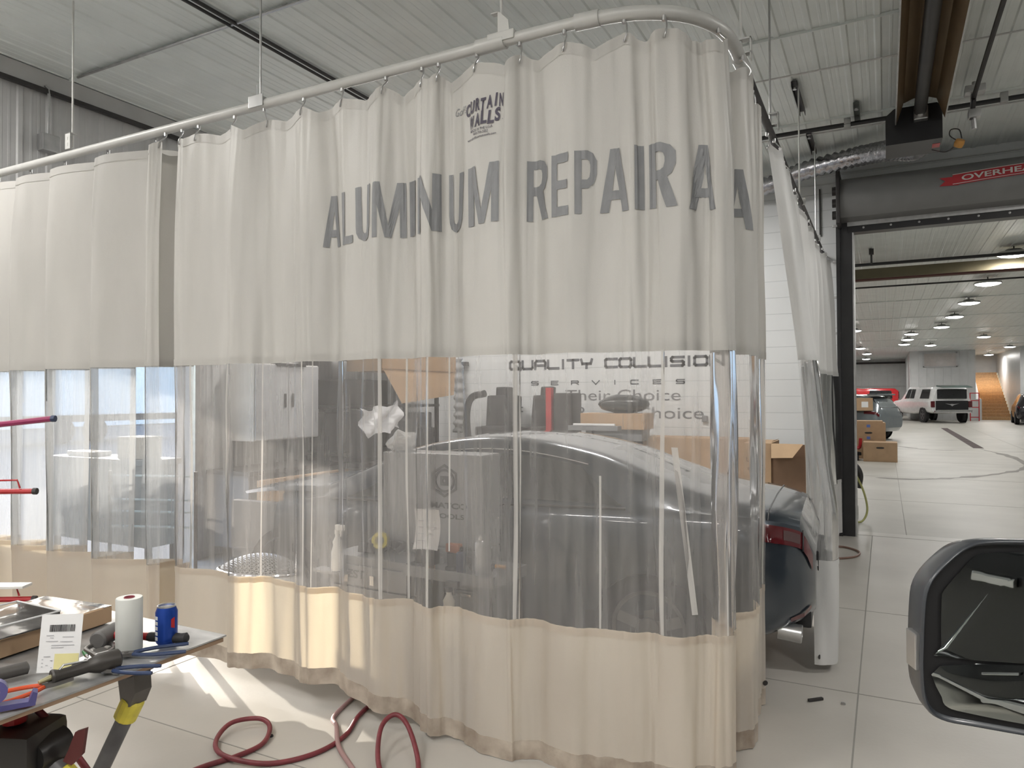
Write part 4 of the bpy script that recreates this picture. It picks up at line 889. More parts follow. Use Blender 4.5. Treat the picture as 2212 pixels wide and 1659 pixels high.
link('headline', stroke_word('QUALITY COLLISION', -4.90, -1.83, 2.035, 2.145, 0, .036), M_sgn, sg)
link('second_line', stroke_word('SERVICES', -4.55, -2.33, 1.80, 1.85, 0, .015, gap=2.0), M_sgn, sg)
bb = B(); place_text('Their Choice', lambda u, v: Vector((-4.02+u*1.64, 0, 1.575+v*.15)), bm_out=bb)
place_text('e', lambda u, v: Vector((-4.16+u*.10, 0, 1.335+v*.11)), bm_out=bb); place_text('R', lambda u, v: Vector((-3.83+u*.13, 0, 1.335+v*.15)), bm_out=bb); place_text('F', lambda u, v: Vector((-4.80+u*.11, 0, 1.335+v*.15)), bm_out=bb)
place_text('Choice', lambda u, v: Vector((-3.0+u*.92, 0, 1.335+v*.155)), bm_out=bb)
link('tagline', bb, mat('thin_grey_lettering', (.20, .20, .21), .5), sg)

# far corner and left wall things
t = thing('wall_cabinet', 'pale grey double door cabinet on the left wall above a dark shelf', 'cabinet', (XL+.02, 5.40, 1.18))
b = B(); box(b, 0, .36, 0, .95, 0, .82, .005); link('carcass', b, M_white, t)
for y in (0.01, .48): b = B(); box(b, .36, .378, y, y+.46, .01, .81, .004); dd = link('door', b, mat('cabinet_grey', (.55, .56, .58), .4), t); b = B(); box(b, .378, .395, y+(.40 if y < .1 else .04), y+(.42 if y < .1 else .06), .35, .5); link('handle', b, M_blk, dd)
b = B(); box(b, .3, .4, .3, .72, .80, .83); link('label_strip', b, M_dark, t)
t = thing('workbench', 'dark low bench along the left wall under the grey cabinet', 'bench', (XL+.03, 5.1, 0))
b = B(); box(b, 0, .62, 0, 1.3, .86, .90); link('top', b, M_blk, t)
b = B(); box(b, .02, .55, .05, 1.25, .12, .86); link('drawer_bank', b, mat('grey_blue_steel', (.16, .17, .19), .5), t)
for y in (.1, .5, .9):
    for z in (.2, .45, .68): b = B(); box(b, .55, .565, y, y+.33, z, z+.17, .004); link('drawer', b, M_greybox, t)
t = carton('cardboard_sheet', 'long brown cardboard panel leaning low against the dark bench', (-5.48, 5.78, .52), pi/2, 1.3, .05, .30, False)
b = B(); box(b, -5.62, -5.44, 5.2, 6.35, 0, .515, .01); tag(link('low_crate', b, M_greybox), 'grey crate on the floor carrying the long cardboard panel', 'crate')
t = thing('storage_rack', 'dark steel storage rack along the left wall loaded with boxes', 'shelf', (XL+.05, 6.45, 0))
for x in (0, .55):
    for y in (0, 1.0, 2.0): b = B(); box(b, x, x+.04, y, y+.05, 0, 2.35); link('post', b, M_blk, t)
for z in (.35, .95, 1.5, 2.1): b = B(); box(b, 0, .6, 0, 2.05, z, z+.035); link('shelf', b, M_blk, t)
def simple_box(name, label, cat_, x0, x1, y0, y1, z0, z1, m, bev=.006, group=None, rz=0):
    b = B(); cx_, cy_ = (x0+x1)/2, (y0+y1)/2; box(b, x0-cx_, x1-cx_, y0-cy_, y1-cy_, 0, z1-z0, bev)
    o = link(name, b, m); o.location = (cx_, cy_, z0); o.rotation_euler = (0, 0, rz); return tag(o, label, cat_, group)
simple_box('cardboard_box', 'dark brown carton on the rack top shelf next to the tilted one', 'box', -6.1, -5.7, 6.52, 7.0, 2.136, 2.5, M_cardd)
t = thing('cardboard_box', 'large open cardboard box tilted on the rack, flap hanging down', 'box', (-5.62, 6.62, 1.72))
b = B(); box(b, -.02, .5, 0, 1.6, .22, .75, .01); link('carton', b, M_card, t)
b = B(); A_ = [b.verts.new(p) for p in ((.5, .02, .24), (.5, 1.58, .24), (.56, 1.45, -.06), (.56, .30, -.16))]; b.faces.new(A_); link('flap', b, M_card, t)
b = B(); box(b, .50, .507, 0, 1.6, .235, .25); link('crease', b, M_cardd, t)
for i, (y0, y1, z0, z1, m_, lb) in enumerate([(6.52, 7.2, .985, 1.45, M_rub, 'black tub on the middle rack shelf'), (7.52, 8.4, .985, 1.42, M_blk, 'black crate on the middle rack shelf beside the wall corner'), (6.6, 7.42, .39, .85, M_greybox, 'grey tote on the lowest rack shelf'), (7.55, 8.4, .39, .9, M_cardd, 'brown carton on the lowest rack shelf'), (6.55, 7.4, 1.54, 1.85, M_blk, 'black case on the rack shelf under the tilted box')]):
    simple_box(('plastic_tub', 'plastic_crate', 'storage_tote', 'cardboard_box', 'tool_case')[i], lb, ('tub', 'crate', 'tote', 'box', 'case')[i], -6.125, -5.63, y0, y1, z0, z1, m_, .02)
# sheet of white film over a dark part
b = B(); G = []
for j in range(9):
    G.append([b.verts.new((-5.06+.05*sin(i*1.3+j)+.04*j/8, 6.15+.75*i/8-.06*j/8*(i/8), 1.52-.30*j/8+.10*(i/8)-.06*abs(sin(i*.9)))) for i in range(9)])
for j in range(8):
    for i in range(8): b.faces.new((G[j][i], G[j][i+1], G[j+1][i+1], G[j+1][i]))
tag(link('plastic_sheet', b, mat('white_film', (.70, .70, .72), .35), smooth=2), 'white plastic film draped over dark parts in front of the rack', 'plastic sheet')
t = thing('parts_stand', 'dark parts stand with hanging black panels under the white film', 'stand', (-5.22, 6.98, 0))
b = B(); box(b, -.25, .1, -.7, .9, .85, .9); box(b, -.25, -.2, -.7, -.65, 0, .85); box(b, .05, .1, .85, .9, 0, .85); box(b, .05, .1, -.7, -.65, 0, .85); link('frame', b, M_blk, t)
b = B(); box(b, -.16, .0, -.62, -.2, .9, 1.50, .05); box(b, -.18, .0, .1, .5, .9, 1.42, .08); box(b, -.15, .05, .55, .85, .9, 1.25, .06); link('hanging_panel', b, M_rub, t)
# ribbed hose / louvre stack on the front wall by the corner
t = thing('ribbed_hose', 'grey ribbed exhaust hose hanging on the front wall by the corner', 'hose', (-5.70, 9.22, 1.10))
b = B(); P = smoothpath([(0, 0, 0), (.02, 0, .5), (-.02, 0, 1.1)], 16); tube(b, P, [.075+.016*(1 if i % 4 < 2 else -1) for i in range(len(P))], 14); link('hose', b, mat('grey_ribbed_plastic', (.33, .33, .33), .6), t, smooth=2)
b = B(); box(b, -.1, .1, .05, .14, 1.0, 1.06); link('wall_hook', b, M_blk, t)
# dark seat-like parts cluster on a bench by the front wall
t = thing('parts_bench', 'long bench by the front wall carrying dark car parts', 'bench', (-4.0, 8.85, 0))
b = B(); box(b, -1.1, 1.22, -.35, .3, 1.02, 1.07); link('top', b, M_greybox, t)
for x in (-1.05, .3, 1.15): b = B(); box(b, x, x+.05, -.32, .27, 0, 1.02); link('leg', b, M_blk, t)
def seat(name, label, x, y, z, w, m, rz=0):
    t = thing(name, label, 'seat', (x, y, z), rz)
    b = B(); box(b, -w/2, w/2, -.25, .22, 0, .15, .05); link('cushion', b, m, t)
    b = B(); box(b, -w/2, w/2, .10, .24, .12, .60, .05, TRS((0, .0, 0), 0, -.12)); box(b, -w*.24, w*.24, .12, .2, .55, .72, .03, TRS((0, .0, 0), 0, -.12)); link('backrest', b, m, t)
    return t
seat('car_seat', 'black car seat on the wall bench, left of the red post', -4.82, 8.85, 1.075, .5, M_rub, .1)
seat('car_seat', 'black car seat on the wall bench, touching the red post', -4.20, 8.85, 1.075, .45, M_blk, -.2)
b = B(); tube(b, smoothpath([(-5.28, 8.8, 1.0), (-5.30, 8.8, 1.4), (-5.22, 8.8, 1.62), (-5.0, 8.8, 1.68)], 6), .05, 10); tag(link('wheel_arch_liner', b, M_rub, smooth=1), 'curved black arch liner standing left of the black car seats', 'car part')
simple_box('red_post', 'narrow red upright standing between the seats and the tray', 'post', -3.98, -3.90, 8.62, 8.70, 1.075, 1.75, M_red)
simple_box('black_case', 'dark box beside the red upright on the wall bench', 'case', -3.86, -3.60, 8.6, 8.95, 1.075, 1.68, M_blk, .03)
simple_box('tote_box', 'tan cardboard tray on the wall bench under the black bag', 'box', -3.46, -2.62, 8.55, 8.95, 1.22, 1.42, M_card)
simple_box('storage_bin', 'dark bin under the tan cardboard tray', 'bin', -3.40, -2.66, 8.58, 8.92, 1.075, 1.215, M_greybox)
b = B(); bmesh.ops.create_uvsphere(b, u_segments=20, v_segments=12, radius=1)
for v in b.verts: v.co = Vector((-2.95+v.co.x*.34, 8.75+v.co.y*.18, 1.535+v.co.z*.115+.02*noise.noise(v.co*2.5)))
tag(link('black_bag', b, mat('black_plastic_bag', (.03, .03, .03), .25, bump=.6, bscale=12), smooth=2), 'shiny black bag with yellow label on the tan tray', 'bag')
simple_box('white_strip', 'white strip lying in front of the tan tray', 'strip', -3.5, -2.95, 8.40, 8.44, 1.27, 1.295, mat('strip_white', (.9, .9, .9), .4))  # plain white bar on the shelf edge
b = B(); box(b, -3.55, -2.9, 8.36, 8.52, 1.21, 1.268); box(b, -3.3, -3.25, 8.40, 8.5, 1.0, 1.21); tag(link('strip_shelf', b, M_greybox), 'thin shelf edge under the white strip', 'shelf')
# large brown cartons by the wall
carton('large_carton', 'wide brown carton behind the car roof by the front wall', (-2.05, 9.05, 0), 0, 1.35, .45, 1.12, False)
oc = thing('open_carton', 'tall open brown carton lying with its dark mouth to the right', 'box', (-1.20, 8.2, 0))
b = B(); box(b, -.16, .12, -.18, .5, 0, 1.13, .004); link('carton', b, M_card, oc)
M_in = mat('cardboard_inside', (.19, .115, .07), .8)
b = B(); box(b, .12, .52, -.16, -.155, 0, .98); box(b, .12, .50, .5, .505, 0, 1.08); box(b, .5, .505, -.155, .5, 0, 1.0); link('inside', b, M_in, oc)
b = B(); b.faces.new([b.verts.new(p) for p in ((.12, -.17, 1.13), (.44, -.17, 1.13), (.34, -.24, .99), (.13, -.24, .98))]); b.faces.new([b.verts.new(p) for p in ((.12, -.17, 1.14), (.15, -.17, 1.16), (.15, .3, 1.16), (.12, .3, 1.14))]); link('flap', b, mat('cardboard_light', (.52, .36, .22), .75), oc)
b = place_text('LAN', lambda u, v: Vector((-.13+u*.15, -.184, .93+v*.05)), bold=.01); link('printed_letters', b, M_cardd, oc)
b = B(); box(b, -.12, .06, -.184, -.181, .84, .87); link('hand_hole', b, M_cardd, oc)
b = B(); box(b, -2.10, -2.03, 9.34, 9.375, 1.30, 1.38, .01); tag(link('wall_switch', b, M_greybox), 'small grey switch box on the front wall right of the lettering', 'switch')

# tool chests near the curtain
ch = thing('tool_chest', 'big grey roller tool chest with round emblem, hood raised, near the curtain', 'tool chest', (-2.45, 3.80, 0), radians(0))
b = B(); box(b, -.36, .36, -.16, .06, .12, .74, .012); link('cabinet', b, M_greybox, ch)
for z in (.16, .34, .52):
    b = B(); box(b, -.34, .34, -.178, -.16, z, z+.165, .005); dr = link('drawer', b, mat('grey_drawer', (.26, .265, .275), .35), ch)
    b = B(); box(b, -.3, .3, -.195, -.178, z+.135, z+.150, .003); link('handle', b, M_chrome, dr)
b = B(); box(b, -.36, .36, -.16, .06, .745, 1.30, .012); link('top_hutch', b, mat('hutch_grey', (.30, .305, .315), .36), ch)
b = B(); hexo = [(.1*cos(a)*1., .1*sin(a)) for a in [pi/6+k*pi/3 for k in range(6)]]
def ringprism(poly, s, cx_, cz_, y0, y1):
    n = len(poly)
    for k in range(n):
        a_, c_ = poly[k], poly[(k+1) % n]; q = [(a_[0]+cx_, a_[1]+cz_), (c_[0]+cx_, c_[1]+cz_), (c_[0]*s+cx_, c_[1]*s+cz_), (a_[0]*s+cx_, a_[1]*s+cz_)]
        prism(b, q, 'y', y0, y1)
ringprism(hexo, .86, .10, 1.14, -.165, -.161); circ = [(.07*cos(k*pi/12), .07*sin(k*pi/12)) for k in range(24)]; ringprism(circ, .82, .10, 1.14, -.165, -.161)
sq = [(.04*cos(pi/4+k*pi/2), .04*sin(pi/4+k*pi/2)) for k in range(4)]; ringprism(sq, .3, .10, 1.14, -.165, -.161)
link('emblem', b, mat('emblem_dark', (.09, .09, .095), .5), ch)
b = place_text('MATCO', lambda u, v: Vector((-.0+u*.26, -.163, .975+v*.035)), bold=.04); place_text('TOOLS', lambda u, v: Vector((.02+u*.22, -.163, .915+v*.03)), bold=.03, bm_out=b); link('printed_letters', b, mat('emblem_dark', (.09, .09, .095), .5), ch)
for x in (-.3, .3): b = B(); lathe(b, [(0, -.02), (.05, -.02), (.055, 0), (.05, .02), (0, .02)], TRS((x, 0, .055), 0, 0, pi/2)); box(b, x-.03, x+.03, -.03, .03, .06, .12); link('caster', b, M_rub, ch)
def paper(name, label, x, y, z, w, h, rz, rx, curl=.02, lines=5, cat_='paper', par=None, m=None):
    t = thing(name, label, cat_, (x, y, z), rz) if not par else par
    b = B(); n = 8; G = [[b.verts.new((-w/2+w*i/n, curl*sin(pi*j/n)+curl*.6*sin(pi*i/n)-rx*h*j/n, h*j/n)) for i in range(n+1)] for j in range(n+1)]
    for j in range(n):
        for i in range(n): b.faces.new((G[j][i], G[j][i+1], G[j+1][i+1], G[j+1][i]))
    s_ = link('sheet', b, m or M_paper, t, smooth=2)
    b = B()
    for k in range(lines):
        j = h*(.2+.65*k/lines); y_ = curl*sin(pi*j/h)-rx*j-.002
        b.faces.new([b.verts.new(p) for p in ((-w*.38, y_+.0*curl, j), (w*(.1+.25*((k*7) % 3)/2), y_+.0, j), (w*(.1+.25*((k*7) % 3)/2), y_, j+.004), (-w*.38, y_, j+.004))])
    link('print', b, mat('pale_ink', (.45, .45, .47), .6), t); return t
paper('posted_sheet', 'white sheet clipped to the grey tool chest front', -2.26, 3.73, 1.03, .10, .24, 0, 0, .004)
t = thing('gloves', 'dark gloves hanging from the grey tool chest front', 'gloves', (-2.22, 3.70, 1.16))
for x, z in ((0, .0), (.055, .03), (.05, -.10)):
    b = B(); bmesh.ops.create_uvsphere(b, u_segments=12, v_segments=8, radius=1)
    for v in b.verts: v.co = Vector((x-.03+v.co.x*.032, v.co.y*.022, z+v.co.z*.05))
    link('glove', b, mat('glove_grey', (.14, .13, .13), .8), t, smooth=2)
b = B(); box(b, -2.21, -2.19, 3.69, 3.71, .86, 1.10, .004); tag(link('hanging_strap', b, M_blk), 'thin dark strap hanging right of the posted sheet', 'strap')
t = thing('crumpled_towel', 'crumpled white paper towel on top of the grey tool chest', 'towel', (-2.76, 3.78, 1.29))
b = B(); bmesh.ops.create_icosphere(b, subdivisions=3, radius=.095)
for v in b.verts: v.co = Vector((v.co.x*1.1, v.co.y*.8, v.co.z*.75+.06))*1.0; v.co += v.co.normalized()*.035*noise.noise(v.co*16)
link('towel', b, M_paper, t)
lc = thing('tool_cart', 'low grey drawer cart with chrome pulls, left of the round emblem chest', 'tool chest', (-2.66, 3.50, 0), radians(-3))
b = B(); box(b, -.34, .34, -.14, .10, .10, .70, .01); link('cabinet', b, M_greybox, lc)
for z in (.14, .27, .40, .53):
    b = B(); box(b, -.32, .32, -.156, -.14, z, z+.12, .004); dr = link('drawer', b, mat('grey_drawer', (.26, .265, .275), .35), lc)
    for x in (-.2, -.0): b = B(); box(b, x+.0, x+.03, -.17, -.156, z+.02, z+.075, .003); link('pull', b, M_chrome, dr)
b = place_text('BEST', lambda u, v: Vector((-.22+u*.17, -.1585, .575+v*.05)), bold=.03); link('printed_letters', b, mat('emblem_dark', (.09, .09, .095), .5), lc)
for x in (-.28, .28): b = B(); lathe(b, [(0, -.018), (.045, -.018), (.048, 0), (.045, .018), (0, .018)], TRS((x, 0, .048), 0, 0, pi/2)); box(b, x-.025, x+.025, -.025, .025, .05, .10); link('caster', b, M_rub, lc)
b = B(); lathe(b, [(.030, -.02), (.05, -.02), (.05, .02), (.030, .02), (.030, -.02)], TRS((-2.72, 3.50, .775), .3, pi/2.2), 24); tag(link('masking_tape', b, M_yel, smooth=1), 'yellow masking tape roll standing on the low drawer cart', 'tape')
b = B(); lumps(b, 9, -2.62, 3.55, .74, .2, .1, .02, .03, .06, 4); tag(link('tool_clutter', b, M_rub), 'dark clutter of tools on the low drawer cart', 'tools', None, 'stuff')
def bottle(name, label, x, y, z, body, capm, h=.2, r=.032, trig=True, cat_='bottle'):
    t = thing(name, label, cat_, (x, y, z))
    b = B(); lathe(b, [(0, 0), (r, 0), (r*1.05, h*.08), (r*.98, h*.45), (r*.72, h*.6), (r*.8, h*.68), (r*.38, h*.8), (r*.36, h*.86), (0, h*.86)]); link('bottle', b, body, t, smooth=1)
    b = B(); lathe(b, [(0, h*.86), (r*.45, h*.86), (r*.45, h*.96), (0, h*.97)])
    if trig: box(b, -r*.3, r*1.5, -r*.3, r*.3, h*.95, h*1.08, .004); box(b, r*.7, r*.9, -r*.15, r*.15, h*.8, h*.97)
    link('sprayer', b, capm, t, smooth=1); return t
b = B(); box(b, -3.06, -2.82, 3.28, 3.36, .60, .615); box(b, -3.01, -2.99, 3.34, 3.42, .55, .60); tag(link('side_shelf', b, M_greybox), 'small side tray on the low drawer cart holding the pale spray bottle', 'tray')
bottle('spray_bottle', 'pale spray bottle with blue bottom on the cart side tray', -2.90, 3.32, .616, M_white, M_white, .25, .035)
# bench tray with aerosol, at the curtain
tr = thing('service_cart', 'open grey service cart with top tray right of the tool chests', 'cart', (-2.08, 3.42, 0), radians(-4))
b = B(); box(b, -.30, .30, -.17, .17, .655, .665); box(b, -.30, .30, -.17, -.163, .665, .715); box(b, -.30, .30, .163, .17, .665, .715); box(b, -.30, -.293, -.17, .17, .665, .715); box(b, .293, .30, -.17, .17, .665, .715); link('top_tray', b, M_greybox, tr)
b = B(); box(b, -.30, .30, -.17, .17, .22, .24); link('lower_tray', b, M_greybox, tr)
for x in (-.285, .265):
    for y in (-.155, .135): b = B(); box(b, x, x+.02, y, y+.02, .06, .665); link('leg', b, M_blk, tr)
def aero(name, label, x, y, z, m, h=.2, r=.028, capm=None, cat_='can'):
    t = thing(name, label, cat_, (x, y, z))
    b = B(); lathe(b, [(0, 0), (r, 0), (r, h*.82), (r*.9, h*.86), (r*.5, h*.9), (0, h*.91)]); link('can', b, m, t, smooth=1)
    b = B(); lathe(b, [(0, h*.9), (r*.4, h*.9), (r*.35, h), (0, h)]); link('nozzle', b, capm or M_white, t, smooth=1)
aero('aerosol_can', 'tall pale aerosol can on the service cart', -1.93, 3.34, .667, mat('pale_can', (.50, .50, .50), .35, .4), .23, .03)
aero('blue_can', 'short blue spray can on the service cart', -2.10, 3.42, .667, M_blue, .13, .027, M_blk)
aero('orange_can', 'orange topped glue bottle on the service cart', -2.26, 3.36, .667, mat('amber', (.40, .16, .05), .4), .15, .022, mat('orange_cap', (.5, .16, .03), .5))
t = thing('cordless_drill', 'orange and black cordless drill lying on the service cart', 'drill', (-2.18, 3.45, .667))
b = B(); box(b, -.02, .02, -.02, .02, .0, .10, .008); box(b, -.03, .03, -.025, .025, .0, .02, .004); link('grip', b, M_rub, t)
b = B(); box(b, -.03, .06, -.022, .022, .10, .15, .01); link('motor_body', b, mat('drill_orange', (.50, .16, .06), .45), t)
b = B(); rod(b, (.06, 0, .125), (.095, 0, .125), .012); link('chuck', b, M_blk, t)
b = B(); lathe(b, [(0, 0), (.05, .0), (.075, .035), (.078, .045), (.07, .045), (.045, .012), (0, .01)], TRS((-1.99, 3.46, .667))); tag(link('plastic_bowl', b, M_wrap, smooth=1), 'clear plastic bowl behind the aerosol can', 'bowl')
t = thing('paint_gun', 'small brass and black blow gun by the aerosol can', 'tool', (-1.82, 3.36, .667))
b = B(); rod(b, (0, 0, .0), (.0, 0, .07), .012); link('grip', b, M_blk, t); b = B(); rod(b, (-.03, 0, .075), (.03, 0, .075), .010); link('nozzle', b, mat('ochre_paint', (.50, .25, .06), .5), t)
bottle('spray_bottle', 'white spray bottle hanging low on the front of the service cart', -2.04, 3.20, .40, mat('cream_bottle', (.60, .58, .52), .5), M_blk, .26, .04)
b = B(); box(b, -2.09, -1.99, 3.16, 3.25, .385, .399); box(b, -2.05, -2.03, 3.24, 3.30, .385, .41); tag(link('bottle_bracket', b, M_blk), 'black bracket on the service cart under the white spray bottle', 'bracket')
ds = paper('invoice_sheet', 'white invoice sheet curling upright on the service cart', -2.26, 3.30, .80, .15, .22, .15, -.1, .03, 4)
b = B(); box(b, -2.33, -2.2, 3.30, 3.36, .72, .80, .01); tag(link('sheet_holder', b, M_blk), 'dark block holding up the white invoice sheet', 'holder')

# removed bumper cover with grille, in the sun by the slit
gr = thing('bumper_cover', 'sunlit silver bumper cover with honeycomb grille lying behind the curtain', 'car part', (-3.98, 3.76, .08), radians(14))
b = B(); n = 20
P0 = [Vector((.36*cos(a), .22*sin(a), 0)) for a in [2*pi*k/n for k in range(n)]]
rings = []
for sc, z in ((1.1, 0), (1.18, .12), (1.05, .25), (.92, .32)):
    rings.append([b.verts.new((p.x*sc, p.y*sc, z+.05*(p.x < 0)*(-p.x))) for p in P0])
for a_, c_ in zip(rings, rings[1:]):
    for k in range(n): b.faces.new((a_[k], a_[(k+1) % n], c_[(k+1) % n], c_[k]))
link('shell', b, mat('silver_plastic', (.78, .78, .79), .3, .2), gr, smooth=2)
b = B()
def gz(x, y): return .33+.11*(1-(x/.34)**2-(y/.2)**2)
for i in range(-9, 10):
    for j in range(-7, 8):
        x = i*.036+(.018 if j % 2 else 0); y = j*.026
        if (x/.33)**2+(y/.19)**2 < 1:
            for a in (pi/6, pi/2, 5*pi/6):
                dx, dy = .018*cos(a), .018*sin(a); tube(b, [(x-dx, y-dy, gz(x-dx, y-dy)), (x+dx, y+dy, gz(x+dx, y+dy))], .0035, 4)
link('mesh_grille', b, mat('grille_metal', (.62, .63, .65), .3, .5), gr)
b = B(); tube(b, [(p.x*.93, p.y*.9, .33) for p in P0], .014, 8, closed=True); link('rim', b, M_chrome, gr, smooth=1)
b = B(); box(b, -.28, .28, -.16, .16, .1, .27, .03); link('backing', b, M_greybox, gr)
# added wire frame, bluish glints put into the bar colour
t = thing('glint_frame', 'added wire frame whose pale blue bars stand for glints behind the left clear curtain', 'cart', (-4.42, 3.17, 0))
for z in (.78, .88, .96, 1.12): b = B(); rod(b, (-.25, -.1, z), (.35, .1, z), .007, 8); link('bar', b, mat('pale_blue_glint', (.50, .68, .80), .3), t)
for x, y in ((-.25, -.1), (.35, .1)): b = B(); rod(b, (x, y, 0), (x, y, 1.15), .012, 8); link('post', b, M_blk, t)

t = thing('sun_block_table', 'tall blue grey steel table added behind the left clear curtain to block sun', 'table', (-5.15, 3.42, 0))  # added to stop sun through the left curtain, open below to pass some
b = B(); box(b, -.62, .55, -.13, .16, 1.16, 1.20, .004); link('top', b, mat('blue_grey_steel', (.20, .25, .30), .4), t)
b = B(); box(b, -.60, .53, -.11, .14, .58, 1.16, .006); link('cabinet', b, mat('blue_grey_steel', (.20, .25, .30), .4), t)
for x in (-.59, .49):
    for y in (-.10, .10): b = B(); box(b, x, x+.035, y, y+.035, 0, .58); link('leg', b, M_blk, t)
b = B(); box(b, -5.65, -5.30, 3.36, 3.5, 1.201, 1.235, .008); tag(link('folded_cloth', b, M_white), 'white folded cloth on the tall blue grey table', 'cloth')
simple_box('parts_carton', 'pale carton on the tall blue grey table behind the left curtain', 'box', -5.0, -4.75, 3.34, 3.52, 1.201, 1.36, mat('pale_carton', (.62, .60, .56), .7))
# ================================================================== WORK TABLE IN FRONT
TZ = .86
tb = thing('work_table', 'folding work stand topped with a thin scuffed steel sheet', 'table', (0, 0, 0))
M_sheet = mat('scuffed_sheet_steel', (.42, .42, .42), .33, .5, var=.35, scale=5, bump=.05, bscale=14, stretch=(1, 3, 1))
b = B(); G = []
NX, NY = 20, 24
for j in range(NY+1):
    for_ = []
    for i in range(NX+1):
        x = -2.82+.87*i/NX; y = .25+1.44*j/NY; x += (.0 if i < NX else -.02*abs(sin(j*.5))*.2)
        for_.append(b.verts.new((x, y, TZ-.004+.004*noise.noise(Vector((x*2, y*2, 1))))))
    G.append(for_)
fs = []
for j in range(NY):
    for i in range(NX): fs.append(b.faces.new((G[j][i], G[j][i+1], G[j+1][i+1], G[j+1][i])))
r = bmesh.ops.extrude_face_region(b, geom=fs); 
for v in [g for g in r['geom'] if isinstance(g, bmesh.types.BMVert)]: v.co.z -= .005
link('steel_top', b, M_sheet, tb, smooth=1)
b = B(); box(b, -2.81, -1.955, .26, 1.68, TZ-.022, TZ-.0095); link('plywood_backing', b, mat('ply_edge', (.30, .20, .13), .7), tb)
b = B(); box(b, -2.22, -2.0, 1.36, 1.46, TZ-.045, TZ-.023, .006); prism(b, [(-2.07, TZ-.04), (-1.99, TZ-.035), (-1.985, TZ-.09), (-2.01, TZ-.135), (-2.05, TZ-.14)], 'y', 1.385, 1.44); link('head_bracket', b, mat('grimy_cast_steel', (.14, .13, .12), .45, .6, var=.3), tb)
M_leg = mat('worn_grey_tube', (.15, .15, .155), .45, .3, var=.25, scale=12)
b = B(); rod(b, (-2.02, 1.42, TZ-.10), (-2.34, 1.27, .02), .024, 14); link('leg', b, M_leg, tb, smooth=1)
b = B(); rod(b, (-2.92, 1.43, TZ-.06), (-3.0, 1.60, .02), .026, 14); link('leg', b, M_leg, tb, smooth=1)
b = B(); box(b, -.05, .05, -.06, .06, 0, .03, .006, TRS((-2.34, 1.27, 0), .5)); link('foot', b, M_rub, tb)
b = B(); rod(b, (-2.05, 1.43, TZ-.05), (-2.92, 1.43, TZ-.05), .022, 12); link('crossbar', b, M_leg, tb, smooth=1)
b = B(); P = [(-.03, 0, -.05), (.03, 0, -.06), (.035, 0, .03), (0, 0, .06), (-.03, 0, .04)]
b = B(); lathe(b, [(.027, -.035), (.034, -.03), (.033, .03), (.028, .035), (.027, -.035)], align((-2.045, 1.408, TZ-.155), (-2.34, 1.27, .02)), 14); link('yellow_tape', b, M_yel, tb)
# second leg assembly, lower left
b = B(); box(b, -.12, .10, -.08, .08, -.07, .055, .025, TRS((-2.13, 1.13, .70), .4)); lathe(b, [(0, -.05), (.05, -.05), (.055, 0), (.045, .05), (0, .05)], TRS((-2.06, 1.17, .68), .3, pi/2)); link('hinge_casting', b, mat('black_grimy_casting', (.028, .026, .025), .35, .3, var=.3), tb, smooth=1)
b = B(); rod(b, (-2.06, 1.16, .68), (-1.50, 1.46, .02), .026, 14); link('leg', b, M_leg, tb, smooth=1)
b = B(); rod(b, (-2.13, 1.13, .76), (-2.13, 1.13, TZ-.02), .03, 12); link('pivot_pin', b, M_red, tb)
b = B(); lathe(b, [(.027, -.02), (.032, -.018), (.032, .018), (.027, .02)], align((-2.0, 1.19, .615), (-1.50, 1.46, .02)), 14); link('yellow_tape', b, M_yel, tb)
b = B(); prism(b, [(0, 0), (.03, .01), (.02, -.06), (-.01, -.09), (-.035, -.08), (-.02, -.05)], 'y', -.006, .006, TRS((-1.965, 1.20, .74), .4)); link('latch_hook', b, mat('dark_red_latch', (.10, .015, .015), .5), tb)
# chain between the legs and hose
def chain(pts, r=.009, w=.0022):
    b = B(); P = smoothpath(pts, 12); d = 0; last = P[0]; k = 0
    for p in P[1:]:
        if (p-last).length >= r*2.6:
            m_ = align(last, p) @ Matrix.Rotation(pi/2*(k % 2), 4, 'Z'); L_ = (p-last).length
            ring = [m_ @ Vector((r*.75*cos(a), 0, L_/2+(L_*.5+r*.45)*sin(a))) for a in [2*pi*q/10 for q in range(10)]]
            tube(b, ring, w, 5, closed=True); last = p; k += 1
    return b
legp = lambda t: Vector((-2.02, 1.42, TZ-.10)).lerp(Vector((-2.34, 1.27, .02)), t)
ly = legp(.52)
b = chain([ly+Vector((.03, -.03, 0)), (-2.14, 1.40, .30), (-2.10, 1.33, .22), (-1.98, 1.26, .24)], .011, .0026)
tag(link('stand_chain', b, M_zinc, smooth=1), 'thin steel chain strung between the legs of the work stand', 'chain')
b = B(); P = []
for k in range(26): a = k*.9; P.append(ly+Vector((.035*cos(a), .035*sin(a), -.012+.0012*k)))
tube(b, smoothpath(P, 2), .0013, 5)
tube(b, smoothpath([ly+Vector((.03, -.03, 0)), ly+Vector((.07, -.05, -.02)), ly+Vector((.05, -.05, -.08)), ly+Vector((.04, -.06, -.15))], 5), .001, 5); tube(b, smoothpath([ly+Vector((.02, -.04, 0)), ly+Vector((.0, -.07, -.05)), ly+Vector((.05, -.05, -.06)), ly+Vector((.03, -.03, -.02))], 5), .001, 5)
tag(link('tie_wire', b, M_blk), 'twisted black tie wire wrapped on the long stand leg', 'wire')
